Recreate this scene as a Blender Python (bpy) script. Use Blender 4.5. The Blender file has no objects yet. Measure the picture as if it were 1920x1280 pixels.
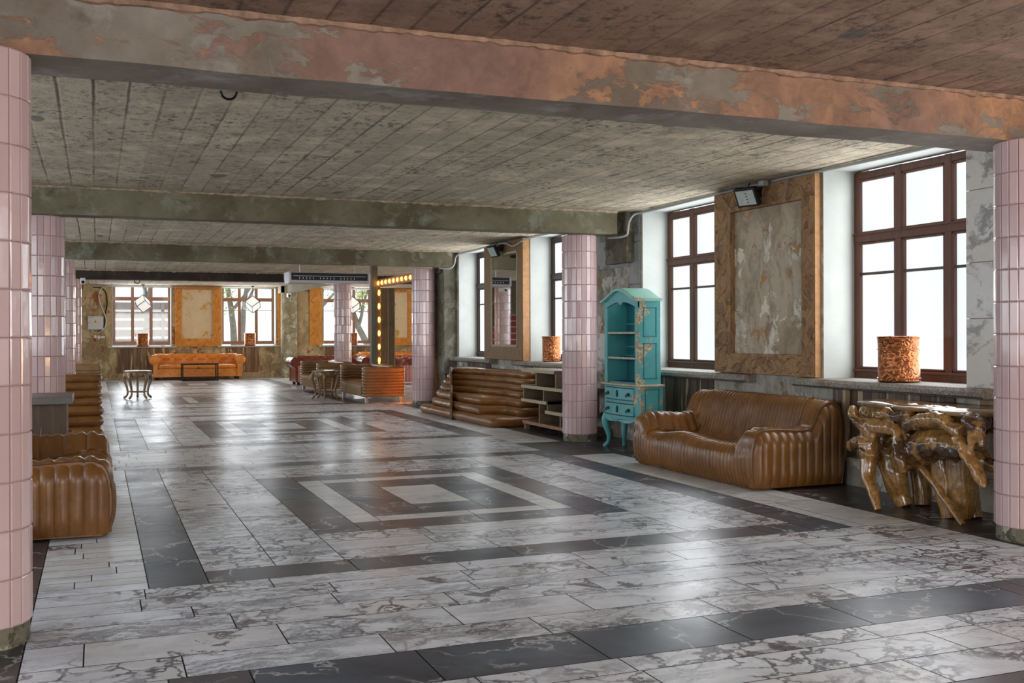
import bpy, bmesh, math, random
from mathutils import Vector, Matrix, noise as mnoise
random.seed(7)
PI = math.pi
S = bpy.context.scene
COL = S.collection

# ------------------------------------------------------------------ mesh helpers
class MB:
    def __init__(s):
        s.v = []; s.f = []; s.m = []; s.t = []
    def add(s, vs, fs, mi=0, tag=None):
        o = len(s.v); s.v += [tuple(p) for p in vs]
        for f in fs:
            s.f.append(tuple(i + o for i in f)); s.m.append(mi); s.t.append(tag or (0.5, 0.5, 0.5, 1))
        return s
    def box(s, x0, x1, y0, y1, z0, z1, mi=0, rot=None, c=None):
        vs = [Vector((x, y, z)) for z in (z0, z1) for y in (y0, y1) for x in (x0, x1)]
        if rot is not None:
            cc = Vector(c) if c else sum(vs, Vector()) / 8
            vs = [cc + rot @ (p - cc) for p in vs]
        return s.add(vs, [(0, 2, 3, 1), (4, 5, 7, 6), (0, 1, 5, 4), (2, 6, 7, 3), (0, 4, 6, 2), (1, 3, 7, 5)], mi)
    def rings(s, rs, mi=0, closed=True, cap0=True, cap1=True):
        n = len(rs[0]); vs = [p for r in rs for p in r]; fs = []
        for i in range(len(rs) - 1):
            for j in range(n if closed else n - 1):
                k = (j + 1) % n
                fs.append((i*n+j, i*n+k, (i+1)*n+k, (i+1)*n+j))
        if cap0: fs.append(tuple(range(n - 1, -1, -1)))
        if cap1: fs.append(tuple(range((len(rs)-1)*n, len(rs)*n)))
        return s.add(vs, fs, mi)
    def tube(s, pts, rad, n=8, mi=0, sub=1, squash=1.0):
        pts = [Vector(p) for p in pts]
        if not isinstance(rad, (list, tuple)): rad = [rad] * len(pts)
        if sub > 1:
            P, Rr = [], []
            for i in range(len(pts) - 1):
                a = pts[max(i-1, 0)]; b = pts[i]; c = pts[i+1]; d = pts[min(i+2, len(pts)-1)]
                for k in range(sub):
                    t = k / sub
                    P.append(0.5*((2*b) + (c-a)*t + (2*a-5*b+4*c-d)*t*t + (3*b-a-3*c+d)*t**3))
                    Rr.append(rad[i]*(1-t) + rad[i+1]*t)
            P.append(pts[-1]); Rr.append(rad[-1]); pts, rad = P, Rr
        rs = []; up = None
        for i, p in enumerate(pts):
            d = (pts[min(i+1, len(pts)-1)] - pts[max(i-1, 0)]).normalized()
            if up is None:
                up = Vector((0, 0, 1)) if abs(d.z) < .9 else Vector((1, 0, 0))
            a = d.cross(up).normalized(); b = a.cross(d).normalized(); up = b
            rs.append([p + (a*math.cos(2*PI*j/n) + b*math.sin(2*PI*j/n)*squash)*rad[i] for j in range(n)])
        return s.rings(rs, mi)
    def lathe(s, prof, n=24, c=(0, 0, 0), mi=0, cap0=True, cap1=True):
        rs = [[(c[0]+r*math.cos(2*PI*j/n), c[1]+r*math.sin(2*PI*j/n), c[2]+z) for j in range(n)] for r, z in prof]
        return s.rings(rs, mi, True, cap0, cap1)
    def grid(s, fn, nu, nv, mi=0):
        vs = [fn(i/(nu-1), j/(nv-1)) for i in range(nu) for j in range(nv)]
        return s.add(vs, [(i*nv+j, (i+1)*nv+j, (i+1)*nv+j+1, i*nv+j+1) for i in range(nu-1) for j in range(nv-1)], mi)
    def prism(s, poly, axis, a0, a1, mi=0):
        def P(u, w, a):
            return {'x': (a, u, w), 'y': (u, a, w), 'z': (u, w, a)}[axis]
        n = len(poly)
        vs = [P(u, w, a0) for u, w in poly] + [P(u, w, a1) for u, w in poly]
        fs = [tuple(range(n-1, -1, -1)), tuple(range(n, 2*n))] + [(i, (i+1) % n, n+(i+1) % n, n+i) for i in range(n)]
        return s.add(vs, fs, mi)
    def sphere(s, c, r, n=10, m=6, mi=0, sc=(1, 1, 1)):
        prof = [(r*math.sin(PI*k/m), -r*math.cos(PI*k/m)) for k in range(m+1)]
        prof[0] = (r*.02, -r); prof[-1] = (r*.02, r)
        rs = [[(c[0]+q*math.cos(2*PI*j/n)*sc[0], c[1]+q*math.sin(2*PI*j/n)*sc[1], c[2]+z*sc[2]) for j in range(n)] for q, z in prof]
        return s.rings(rs, mi)
    def build(s, name, mats, parent=None, smooth=None, bevel=0, seg=2, bang=35, tagged=False, fixn=True):
        me = bpy.data.meshes.new(name); me.from_pydata(s.v, [], s.f)
        if not isinstance(mats, (list, tuple)): mats = [mats]
        for m in mats: me.materials.append(m)
        me.polygons.foreach_set('material_index', s.m)
        if tagged:
            at = me.attributes.new('tile', 'FLOAT_COLOR', 'FACE')
            at.data.foreach_set('color', [c for t in s.t for c in t])
        if fixn or bevel:
            bm = bmesh.new(); bm.from_mesh(me)
            if fixn: bmesh.ops.recalc_face_normals(bm, faces=bm.faces)
            if bevel:
                ed = [e for e in bm.edges if len(e.link_faces) == 2 and e.calc_face_angle(0) > math.radians(bang)]
                bmesh.ops.bevel(bm, geom=ed, offset=bevel, segments=seg, profile=.6, affect='EDGES', clamp_overlap=True)
            bm.to_mesh(me); bm.free()
        if smooth is not None:
            me.polygons.foreach_set('use_smooth', [True]*len(me.polygons))
            me.set_sharp_from_angle(angle=math.radians(smooth))
        o = bpy.data.objects.new(name, me); COL.objects.link(o)
        if parent: o.parent = parent
        return o

def thing(name, label, cat, loc=(0, 0, 0), rz=0, group=None, kind=None):
    o = bpy.data.objects.new(name, None); COL.objects.link(o)
    o.empty_display_size = .2
    o.location = loc; o.rotation_euler = (0, 0, rz)
    return tag(o, label, cat, group, kind)
def tag(o, label=None, cat=None, group=None, kind=None):
    if label: o['label'] = label
    if cat: o['category'] = cat
    if group: o['group'] = group
    if kind: o['kind'] = kind
    return o
def dup(root, loc, rz=0, label=None, sc=None):
    def cp(o, par):
        c = o.copy(); COL.objects.link(c)
        if par: c.parent = par
        for ch in o.children: cp(ch, c)
        return c
    r = cp(root, None); r.location = loc; r.rotation_euler = (0, 0, rz)
    if sc: r.scale = sc
    if label: r['label'] = label
    return r
def struct(o): o['kind'] = 'structure'; return o

def rrect(x0, x1, y0, y1, r, n=4):
    P = []
    for cx, cy, a in ((x1-r, y1-r, 0), (x0+r, y1-r, PI/2), (x0+r, y0+r, PI), (x1-r, y0+r, 3*PI/2)):
        for k in range(n+1):
            t = a + PI/2*k/n; P.append((cx+r*math.cos(t), cy+r*math.sin(t)))
    return P
def subdiv(poly, d):
    P = []
    for i in range(len(poly)):
        a = Vector(poly[i]); b = Vector(poly[(i+1) % len(poly)]); k = max(1, int((b-a).length/d))
        P += [tuple(a.lerp(b, j/k)) for j in range(k)]
    return P
def chaikin(poly, it=2):
    for _ in range(it):
        Q = []
        for i in range(len(poly)):
            a = Vector(poly[i]); b = Vector(poly[(i+1) % len(poly)])
            Q += [tuple(a.lerp(b, .25)), tuple(a.lerp(b, .75))]
        poly = Q
    return poly
def inset(poly, d):
    n = len(poly); out = []
    ar = sum(poly[i][0]*poly[(i+1) % n][1]-poly[(i+1) % n][0]*poly[i][1] for i in range(n))
    sg = 1 if ar > 0 else -1
    for i in range(n):
        a = Vector(poly[i-1]); b = Vector(poly[i]); c = Vector(poly[(i+1) % n])
        t = (c-a)
        if t.length < 1e-9: t = Vector((1, 0))
        t.normalize(); out.append((b.x - t.y*sg*d, b.y + t.x*sg*d))
    return out
def stack(mb, poly, zi, mi=0, wob=0.0, seed=0):
    """rings of one outline at heights z inset by d; closed body"""
    rs = []
    for z, d in zi:
        q = inset(poly, d) if abs(d) > 1e-6 else poly
        ring = []
        for x, y in q:
            w = wob*mnoise.noise(Vector((x*7+seed, y*7, z*9))) if wob else 0
            ring.append((x, y, z+w))
        rs.append(ring)
    return mb.rings(rs, mi)
def pillow(mb, poly, z0, z1, r, wob=0.0, seed=0, mi=0, crown=.01, flat=False):
    h = z1-z0; r = min(r, h/2); zi = []
    zi.append((z0, r*1.9))
    for k in range(0, 5): a = PI/2*k/4; zi.append((z0+r-r*math.cos(a), r-r*math.sin(a)))
    for k in range(0, 5): a = PI/2*k/4; zi.append((z1-r+r*math.sin(a), r-r*math.cos(a)))
    if not flat: zi.append((z1+crown*.5, r+.03)); zi.append((z1+crown, r+.07))
    return stack(mb, poly, zi, mi, wob, seed)

# ------------------------------------------------------------------ materials
class NT:
    def __init__(s, name):
        s.mat = bpy.data.materials.new(name); s.mat.use_nodes = True
        s.t = s.mat.node_tree; s.t.nodes.clear()
        s.out = s.n('ShaderNodeOutputMaterial'); s.p = s.n('ShaderNodeBsdfPrincipled')
        s.l(s.p.outputs[0], s.out.inputs[0])
        s.tc = s.n('ShaderNodeTexCoord'); s.oc = s.tc.outputs['Object']
    def n(s, t): return s.t.nodes.new(t)
    def l(s, a, b): s.t.links.new(a, b)
    def put(s, inp, v):
        if isinstance(v, bpy.types.NodeSocket): s.l(v, inp)
        elif isinstance(v, (tuple, list)) and inp.type == 'RGBA' and len(v) == 3: inp.default_value = (*v, 1)
        else: inp.default_value = v
    def map(s, v=None, scale=(1, 1, 1), loc=(0, 0, 0), rot=(0, 0, 0)):
        m = s.n('ShaderNodeMapping'); s.l(v or s.oc, m.inputs[0])
        m.inputs['Scale'].default_value = scale; m.inputs['Location'].default_value = loc; m.inputs['Rotation'].default_value = rot
        return m.outputs[0]
    def noise(s, scale=5, detail=4, rough=.55, v=None, dist=0, color=False):
        m = s.n('ShaderNodeTexNoise'); s.l(v or s.oc, m.inputs['Vector'])
        m.inputs['Scale'].default_value = scale; m.inputs['Detail'].default_value = detail
        m.inputs['Roughness'].default_value = rough; m.inputs['Distortion'].default_value = dist
        return m.outputs[1 if color else 0]
    def vor(s, scale=5, v=None, feat='F1', out='Distance', rnd=1.0):
        m = s.n('ShaderNodeTexVoronoi'); m.feature = feat; s.l(v or s.oc, m.inputs['Vector'])
        m.inputs['Scale'].default_value = scale; m.inputs['Randomness'].default_value = rnd
        return m.outputs[out]
    def wave(s, scale=5, v=None, dist=2, det=2, ds=1, prof='SIN', dirn='X'):
        m = s.n('ShaderNodeTexWave'); s.l(v or s.oc, m.inputs['Vector']); m.bands_direction = dirn; m.wave_profile = prof
        m.inputs['Scale'].default_value = scale; m.inputs['Distortion'].default_value = dist
        m.inputs['Detail'].default_value = det; m.inputs['Detail Scale'].default_value = ds
        return m.outputs[1]
    def ramp(s, f, st, interp='LINEAR'):
        m = s.n('ShaderNodeValToRGB'); s.l(f, m.inputs[0]); e = m.color_ramp.elements; m.color_ramp.interpolation = interp
        while len(e) < len(st): e.new(.5)
        for q, (p, c) in zip(e, st):
            q.position = p; q.color = (c, c, c, 1) if isinstance(c, (int, float)) else (*c, 1)
        return m.outputs[0]
    def mix(s, f, a, b, mode='MIX'):
        m = s.n('ShaderNodeMix'); m.data_type = 'RGBA'; m.blend_type = mode
        s.put(m.inputs[0], f); s.put(m.inputs[6], a); s.put(m.inputs[7], b); return m.outputs[2]
    def math(s, op, a, b=0.0, c=None, clamp=False):
        m = s.n('ShaderNodeMath'); m.operation = op; m.use_clamp = clamp
        s.put(m.inputs[0], a); s.put(m.inputs[1], b)
        if c is not None: s.put(m.inputs[2], c)
        return m.outputs[0]
    def vadd(s, a, b):
        m = s.n('ShaderNodeVectorMath'); m.operation = 'ADD'; s.l(a, m.inputs[0]); s.put(m.inputs[1], b); return m.outputs[0]
    def vscale(s, a, k):
        m = s.n('ShaderNodeVectorMath'); m.operation = 'SCALE'; s.l(a, m.inputs[0]); m.inputs['Scale'].default_value = k; return m.outputs[0]
    def sep(s, v):
        m = s.n('ShaderNodeSeparateXYZ'); s.l(v, m.inputs[0]); return m.outputs
    def rnd(s):
        return s.n('ShaderNodeNewGeometry').outputs['Random Per Island']
    def bump(s, h, strength=.3, dist=.02, prev=None):
        m = s.n('ShaderNodeBump'); s.l(h, m.inputs['Height']); m.inputs['Strength'].default_value = strength; m.inputs['Distance'].default_value = dist
        if prev: s.l(prev, m.inputs['Normal'])
        return m.outputs[0]
    def done(s, col, rough=.5, metal=0, normal=None, coat=0, coatr=.1, spec=.5, **kw):
        s.put(s.p.inputs['Base Color'], col); s.put(s.p.inputs['Roughness'], rough); s.put(s.p.inputs['Metallic'], metal)
        if normal is not None: s.l(normal, s.p.inputs['Normal'])
        s.put(s.p.inputs['Coat Weight'], coat); s.put(s.p.inputs['Coat Roughness'], coatr); s.put(s.p.inputs['Specular IOR Level'], spec)
        return s.mat

def plain(name, col, rough=.5, metal=0, var=.0, scale=8, bump=0, bscale=60):
    t = NT(name); c = col
    if var: c = t.mix(t.ramp(t.noise(scale, 5), [(.3, 0.), (.7, 1.)]), tuple(x*(1-var) for x in col), tuple(min(1, x*(1+var)) for x in col))
    nb = t.bump(t.noise(bscale, 4), bump, .01) if bump else None
    return t.done(c, rough, metal, nb)

def leather(name, c0, c1, rough=.34):
    t = NT(name)
    n1 = t.noise(3.2, 5, .6); n2 = t.noise(14, 4, .6)
    c = t.mix(t.ramp(n1, [(.3, 0.), (.72, 1.)]), c0, c1)
    c = t.mix(t.math('MULTIPLY', t.ramp(n2, [(.55, 0.), (.75, 1.)]), .35), c, tuple(x*1.5 for x in c1))
    cr = t.vor(26, t.vadd(t.oc, t.vscale(t.noise(9, 3, color=True), .1)), 'DISTANCE_TO_EDGE')
    crm = t.ramp(cr, [(0., 1.), (.035, 0.)])
    c = t.mix(t.math('MULTIPLY', crm, t.ramp(t.noise(2.3, 2), [(.45, 0.), (.65, .22)])), c, tuple(min(1, x*1.9+.01) for x in c1))
    h = t.math('ADD', t.noise(18, 5, .65), t.math('MULTIPLY', t.vor(160), .12))
    nb = t.bump(h, .2, .008)
    return t.done(c, t.ramp(n2, [(.3, rough-.07), (.7, rough+.12)]), 0, nb, .25, .22)

M = {}
M['leather'] = leather('brown_leather', (.135, .054, .012), (.245, .104, .024))
M['leather_dark'] = leather('dark_brown_leather', (.085, .038, .014), (.15, .066, .022), .38)
M['leather_club'] = leather('tan_brown_leather', (.16, .085, .030), (.27, .15, .055), .4)
M['leather_orange'] = leather('orange_leather', (.58, .17, .014), (.80, .28, .028), .36)
M['leather_red'] = leather('oxblood_leather', (.11, .022, .014), (.19, .045, .03), .26)
M['leather_rose'] = plain('rose_leather', (.42, .18, .16), .5, 0, .15, 6)
M['button'] = plain('leather_button', (.30, .09, .012), .4)

# floor marbles
def tile_vec(t):
    a = t.n('ShaderNodeAttribute'); a.attribute_name = 'tile'
    return a.outputs['Color'], t.vadd(t.oc, t.vscale(a.outputs['Color'], 41.0))
def white_marble(name, base=(.73, .795, .885), busy=1.0, veins=1.0):
    t = NT(name); rc, v = tile_vec(t); r = t.sep(rc)
    w = t.vadd(v, t.vscale(t.noise(2.6, 5, .6, v, color=True), .55))
    soft = t.noise(2.2, 6, .62, t.map(w, (.8, 2.4, 1)))
    c = t.mix(t.ramp(soft, [(.36, 0.), (.66, 1.)]), tuple(x*.80 for x in base), tuple(min(1, x*1.10) for x in base))
    c = t.mix(t.math('MULTIPLY', r[1], .32), c, (.62, .56, .53))
    # streaky veins
    st = t.noise(3.0, 7, .65, t.map(w, (.45, 2.6, 1)))
    vein = t.ramp(t.math('ABSOLUTE', t.math('SUBTRACT', st, .5)), [(0., 1.), (.03, .45), (.085, 0.)])
    c = t.mix(t.math('MULTIPLY', vein, t.ramp(t.noise(1.3, 2, .5, v), [(.4, .15*veins), (.62, .9*veins)])), c, (.13, .14, .17))
    # breccia cells with dark seams
    cell = t.vor(4.6, t.map(w, (1, 1.35, 1)), 'DISTANCE_TO_EDGE')
    seam = t.ramp(cell, [(0., 1.), (.03, .85), (.085, 0.)])
    area = t.ramp(t.noise(1.5, 3, .55, v), [(.43, 0.), (.55, 1.)])
    on = t.ramp(r[0], [(.42/busy, 0.), (.62/busy, 1.)])
    c = t.mix(t.math('MULTIPLY', t.math('MULTIPLY', t.math('MULTIPLY', seam, area), on), veins), c, (.07, .068, .085))
    # purple brown clots
    cl = t.noise(3.4, 6, .66, t.vadd(w, (5, 3, 2)))
    clot = t.math('MULTIPLY', t.ramp(cl, [(.575, 0.), (.60, 1.)]), t.ramp(r[2], [(.42, 0.), (.55, 1.)]))
    c = t.mix(t.math('MULTIPLY', clot, .85*veins), c, (.070, .045, .055))
    return t.done(c, t.ramp(t.noise(1.1, 4, .6), [(.3, .25), (.75, .40)]), 0, t.bump(t.noise(2.2, 3), .04, .02), 0, .1, .34)
def dark_marble(name, base=(.050, .066, .094)):
    t = NT(name); rc, v = tile_vec(t); r = t.sep(rc)
    w = t.vadd(v, t.vscale(t.noise(2.0, 5, .6, v, color=True), .7))
    c = t.mix(t.ramp(t.noise(1.8, 6, .65, t.map(w, (1, 1.6, 1))), [(.35, 0.), (.7, 1.)]), tuple(x*.62 for x in base), tuple(x*1.6 for x in base))
    c = t.mix(t.math('MULTIPLY', t.ramp(r[1], [(.55, 0.), (.8, 1.)]), .6), c, (.085, .060, .062))
    e = t.vor(1.7, w, 'DISTANCE_TO_EDGE')
    vn = t.math('MULTIPLY', t.ramp(e, [(0., 1.), (.010, .5), (.022, 0.)]), t.ramp(t.noise(2.0, 3, .6, v), [(.44, 0.), (.54, .9)]))
    c = t.mix(vn, c, (.50, .51, .52))
    fl = t.ramp(t.noise(26, 4, .7, t.map(w, (.5, 2, 1))), [(.70, 0.), (.76, .4)])
    c = t.mix(fl, c, (.35, .36, .38))
    return t.done(c, t.ramp(t.noise(1.1, 4, .6), [(.3, .25), (.75, .40)]), 0, t.bump(t.noise(2.2, 3), .04, .02), 0, .1, .34)
M['fl_white'] = white_marble('white_veined_marble')
M['fl_busy'] = white_marble('brecciated_marble', (.74, .80, .88), 2.2)
M['fl_dark'] = dark_marble('slate_marble')
M['fl_cream'] = white_marble('cream_marble', (.68, .72, .75), .4, .25)
M['fl_side'] = dark_marble('dark_side_marble', (.036, .037, .040))
M['fl_grout'] = plain('floor_grout', (.02, .02, .022), .8)
M['fl_mat'] = plain('dark_slab', (.045, .045, .043), .5, 0, .2)

def concrete_ceiling(name, base, dark, warm):
    t = NT(name); p = t.sep(t.oc)
    jx = t.math('ADD', p[0], t.math('MULTIPLY', t.noise(1.1, 3), .03))
    fr = t.math('FRACT', t.math('DIVIDE', jx, .235))
    edge = t.math('MINIMUM', fr, t.math('SUBTRACT', 1, fr))
    idv = t.math('FLOOR', t.math('DIVIDE', jx, .235))
    wn = t.n('ShaderNodeTexWhiteNoise'); wn.noise_dimensions = '1D'; t.l(idv, wn.inputs['W'])
    wn2 = t.n('ShaderNodeTexWhiteNoise'); wn2.noise_dimensions = '1D'; t.l(t.math('ADD', idv, 31.7), wn2.inputs['W'])
    br = t.noise(.9, 5, .6)
    c = t.mix(t.ramp(br, [(.3, 0.), (.7, 1.)]), base, warm)
    c = t.mix(t.math('MULTIPLY', wn.outputs[0], .35), c, tuple(x*.6 for x in base))
    pit = t.noise(13, 9, .74, t.map(None, (1.25, 1.0, 1)))
    pm = t.math('MULTIPLY', t.ramp(pit, [(.50, 0.), (.60, .9)]), t.ramp(t.noise(.9, 5, .65), [(.38, .15), (.62, 1.)]))
    pm2 = t.math('MULTIPLY', t.ramp(t.noise(6, 9, .8, t.vadd(t.oc, (3, 5, 0))), [(.52, 0.), (.60, .75)]), t.ramp(t.noise(.8, 4, .6, t.vadd(t.oc, (8, 2, 0))), [(.46, 0.), (.60, 1.)]))
    pm = t.math('MAXIMUM', pm, pm2)
    c = t.mix(pm, c, dark)
    lt = t.ramp(t.noise(2.4, 6, .7, t.vadd(t.oc, (9, 4, 0))), [(.50, 0.), (.66, .75)])
    c = t.mix(lt, c, tuple(min(.85, x*1.6) for x in base))
    gap = t.math('MULTIPLY', t.ramp(edge, [(0., 1.), (.035, .6), (.07, 0.)]), t.math('MULTIPLY', t.math('ADD', .25, wn2.outputs[0], clamp=True), t.ramp(t.noise(.55, 6, .6, t.vadd(t.oc, (2, 7, 1))), [(.38, .15), (.6, 1.)])))
    c = t.mix(gap, c, tuple(x*.55 for x in dark))
    pat = t.ramp(t.noise(1.6, 2, .4, t.map(None, (1.6, .9, 1), (4, 1, 0))), [(.715, 0.), (.73, 1.)])
    c = t.mix(t.math('MULTIPLY', pat, .7), c, (.12, .12, .12))
    h = t.math('SUBTRACT', t.math('ADD', t.math('MULTIPLY', pit, -.6), t.math('MULTIPLY', t.noise(45, 4, .7), .35)), t.math('MULTIPLY', gap, .8))
    return t.done(c, .88, 0, t.bump(h, .8, .03), 0, .1, .3)
M['ceil'] = concrete_ceiling('board_formed_concrete', (.52, .44, .325), (.080, .058, .036), (.70, .60, .45))
M['ceil_red'] = concrete_ceiling('reddish_board_formed_concrete', (.31, .20, .145), (.085, .055, .042), (.40, .265, .19))

def beam_mat(name, base, dark, light, paint=None, paint_cast=None):
    t = NT(name)
    w = t.vadd(t.oc, t.vscale(t.noise(2.2, 4, .6, color=True), .4))
    c = t.mix(t.ramp(t.noise(1.5, 5, .6, w), [(.34, 0.), (.68, 1.)]), dark, base)
    c = t.mix(t.ramp(t.noise(2.8, 6, .65, t.vadd(w, (3, 8, 5))), [(.54, 0.), (.74, .8)]), c, light)
    c = t.mix(t.ramp(t.noise(4.5, 5, .7, t.map(w, (1, 1, 2))), [(.58, 0.), (.75, .6)]), c, tuple(x*.55 for x in dark))
    h = t.noise(22, 6, .7)
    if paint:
        m = t.math('ADD', t.noise(1.25, 10, .68, t.map(w, (.62, 1, 1.9), (5.3, 0, 4.1))), t.math('MULTIPLY', t.math('SUBTRACT', t.sep(t.oc)[0], 2.2), .026))  # paint coverage grows with x, carrying the orange cast rightward
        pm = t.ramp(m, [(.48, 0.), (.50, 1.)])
        pc = t.mix(t.ramp(t.noise(.35, 2, .5, t.map(None, (1, 1, 1), (3.0, 0, 0))), [(.42, 0.), (.60, 1.)]), paint, paint_cast)  # warm lamp cast put into the real paint as its second tone
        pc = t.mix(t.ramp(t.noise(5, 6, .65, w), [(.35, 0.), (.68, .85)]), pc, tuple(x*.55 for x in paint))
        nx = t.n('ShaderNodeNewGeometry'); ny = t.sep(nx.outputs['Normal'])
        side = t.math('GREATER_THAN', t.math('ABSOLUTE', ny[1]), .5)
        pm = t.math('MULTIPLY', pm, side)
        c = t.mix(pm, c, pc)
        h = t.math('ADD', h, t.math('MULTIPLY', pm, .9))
    return t.done(c, .85, 0, t.bump(h, .5, .015), 0, .1, .3)
M['beam'] = beam_mat('green_grey_beam_concrete', (.22, .21, .14), (.115, .092, .055), (.34, .38, .31))
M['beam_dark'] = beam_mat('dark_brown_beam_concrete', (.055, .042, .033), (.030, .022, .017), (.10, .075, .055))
M['beam_pink'] = beam_mat('peeling_peach_paint_with_lamp_cast', (.30, .265, .22), (.17, .135, .105), (.42, .41, .385), (.31, .185, .145), (.56, .295, .145))
M['beam_pale'] = beam_mat('pale_green_beam_concrete', (.42, .40, .29), (.30, .28, .20), (.55, .53, .42))

def plaster(name, cols, sc=1.0, streak=1.0):
    t = NT(name)
    w = t.vadd(t.oc, t.vscale(t.noise(1.8*sc, 5, .6, color=True), .5))
    c = t.mix(t.ramp(t.noise(1.1*sc, 6, .62, w), [(.4, 0.), (.52, 1.)]), cols[0], cols[1])
    m2 = t.ramp(t.noise(2.1*sc, 7, .66, t.vadd(w, (7, 3, 1))), [(.535, 0.), (.555, 1.)])
    c = t.mix(m2, c, cols[2])
    m3 = t.ramp(t.noise(2.9*sc, 8, .68, t.vadd(w, (1, 9, 4))), [(.575, 0.), (.60, 1.)])
    c = t.mix(m3, c, cols[3])
    st = t.ramp(t.noise(6*sc, 7, .72, t.map(w, (1, 1, .16))), [(.47, 0.), (.66, .8)])
    c = t.mix(t.math('MULTIPLY', st, streak), c, tuple(x*.5 for x in cols[0]))
    h = t.math('ADD', t.math('ADD', t.math('MULTIPLY', m2, .5), t.math('MULTIPLY', m3, .7)), t.math('MULTIPLY', t.noise(25, 6, .7), .5))
    return t.done(c, .85, 0, t.bump(h, .55, .012), 0, .1, .3)
M['plaster'] = plaster('peeling_grey_plaster', [(.29, .265, .21), (.40, .375, .315), (.58, .56, .50), (.30, .185, .11)])
M['plaster_panel'] = plaster('stained_panel_plaster', [(.36, .29, .20), (.50, .42, .32), (.74, .68, .57), (.46, .25, .11)], 1.25, .8)
M['plaster_far'] = plaster('ochre_peeling_plaster', [(.36, .26, .145), (.52, .39, .22), (.62, .50, .30), (.36, .12, .055)])
M['plaster_dark'] = plaster('dark_olive_plaster', [(.11, .10, .07), (.17, .16, .115), (.24, .23, .18), (.13, .10, .065)])
M['plaster_col'] = plaster('worn_column_plaster', [(.30, .26, .16), (.40, .35, .23), (.62, .57, .43), (.25, .2, .12)], 1.6)
M['crumble_red'] = plain('crumbled_red_plaster', (.30, .185, .125), .9, 0, .45, 14, .6, 30)
M['crumble'] = plain('crumbled_plaster', (.36, .28, .19), .9, 0, .45, 14, .6, 30)
M['white'] = plain('white_jamb_plaster', (.45, .47, .445), .75, 0, .07, 3, .15, 40)
M['cream_board'] = plaster('cream_painted_board', [(.70, .55, .34), (.76, .61, .40), (.74, .59, .38), (.62, .36, .07)], .8, .12)

def pink_tile():
    t = NT('glazed_pink_tile'); r = t.rnd()
    c = t.mix(r, (.55, .385, .385), (.66, .485, .49))
    c = t.mix(t.ramp(t.noise(9, 3), [(.4, 0.), (.7, .2)]), c, (.55, .36, .33))
    return t.done(c, t.ramp(t.noise(5, 3), [(.3, .10), (.8, .24)]), 0, t.bump(t.noise(7, 3), .10, .02), .4, .06)
M['pink'] = pink_tile()
M['pink_grout'] = plain('tile_grout', (.36, .25, .23), .8)
M['plinth'] = plaster('rough_plinth_concrete', [(.16, .15, .11), (.22, .205, .15), (.40, .39, .33), (.10, .085, .06)], 2)

def wood(name, c0, c1, c2, axis='Z', rough=.5, scale=1.0, coat=0, spots=True, bump=.25):
    t = NT(name)
    sc = {'X': (.6, 6, 6), 'Y': (6, .6, 6), 'Z': (6, 6, .6)}[axis]
    r = t.rnd()
    off = t.n('ShaderNodeCombineXYZ'); t.l(t.math('MULTIPLY', r, 37), off.inputs[0]); t.l(t.math('MULTIPLY', r, 17), off.inputs[1]); t.l(t.math('MULTIPLY', r, 9), off.inputs[2])
    v = t.vadd(t.oc, off.outputs[0])
    m = t.map(v, tuple(q*scale for q in sc))
    g = t.noise(2.4, 6, .62, m, .8)
    c = t.mix(t.ramp(g, [(.32, 0.), (.68, 1.)]), c0, c1)
    f = t.noise(9, 5, .7, m)
    c = t.mix(t.ramp(f, [(.5, 0.), (.72, .7)]), c, c2)
    if spots: c = t.mix(t.math('MULTIPLY', r, .45), c, c2)
    return t.done(c, rough, 0, t.bump(t.math('ADD', g, f), bump, .01), coat, .08)
M['win_wood'] = wood('brown_window_wood', (.105, .042, .024), (.155, .066, .040), (.075, .030, .018), 'Z', .55, 1, 0, False, .08)
M['win_dark'] = wood('dark_window_wood', (.035, .016, .012), (.055, .026, .02), (.025, .012, .009), 'Z', .45, 1, .1, False, .08)
M['win_far'] = wood('reddish_window_wood', (.20, .082, .040), (.28, .125, .068), (.15, .06, .03), 'Z', .45, 1, .1, False, .08)
def planks(name, cs):
    t = NT(name); r = t.rnd()
    v = t.vadd(t.map(None, (7, 7, .8)), t.vscale(t.mix(r, (0, 0, 0), (9, 9, 9)), 3))
    g = t.noise(2.0, 6, .62, v, 1.2)
    c = t.ramp(r, [(0., cs[0]), (.35, cs[1]), (.7, cs[2]), (1., cs[3])], 'CONSTANT')
    c = t.mix(t.ramp(g, [(.35, 0.), (.65, .75)]), c, cs[4])
    sap = t.ramp(t.noise(1.1, 3, .5, t.vadd(v, (3, 1, 0)), 1), [(.60, 0.), (.64, .85)])
    c = t.mix(sap, c, cs[5])
    return t.done(c, .6, 0, t.bump(g, .4, .01))
M['planks'] = planks('reclaimed_planks', [(.11, .068, .040), (.17, .11, .065), (.075, .045, .028), (.22, .15, .085), (.055, .034, .022), (.44, .34, .22)])
M['planks_far'] = planks('warm_reclaimed_planks', [(.24, .13, .055), (.32, .19, .085), (.18, .095, .045), (.36, .22, .10), (.14, .07, .032), (.62, .48, .30)])

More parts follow.
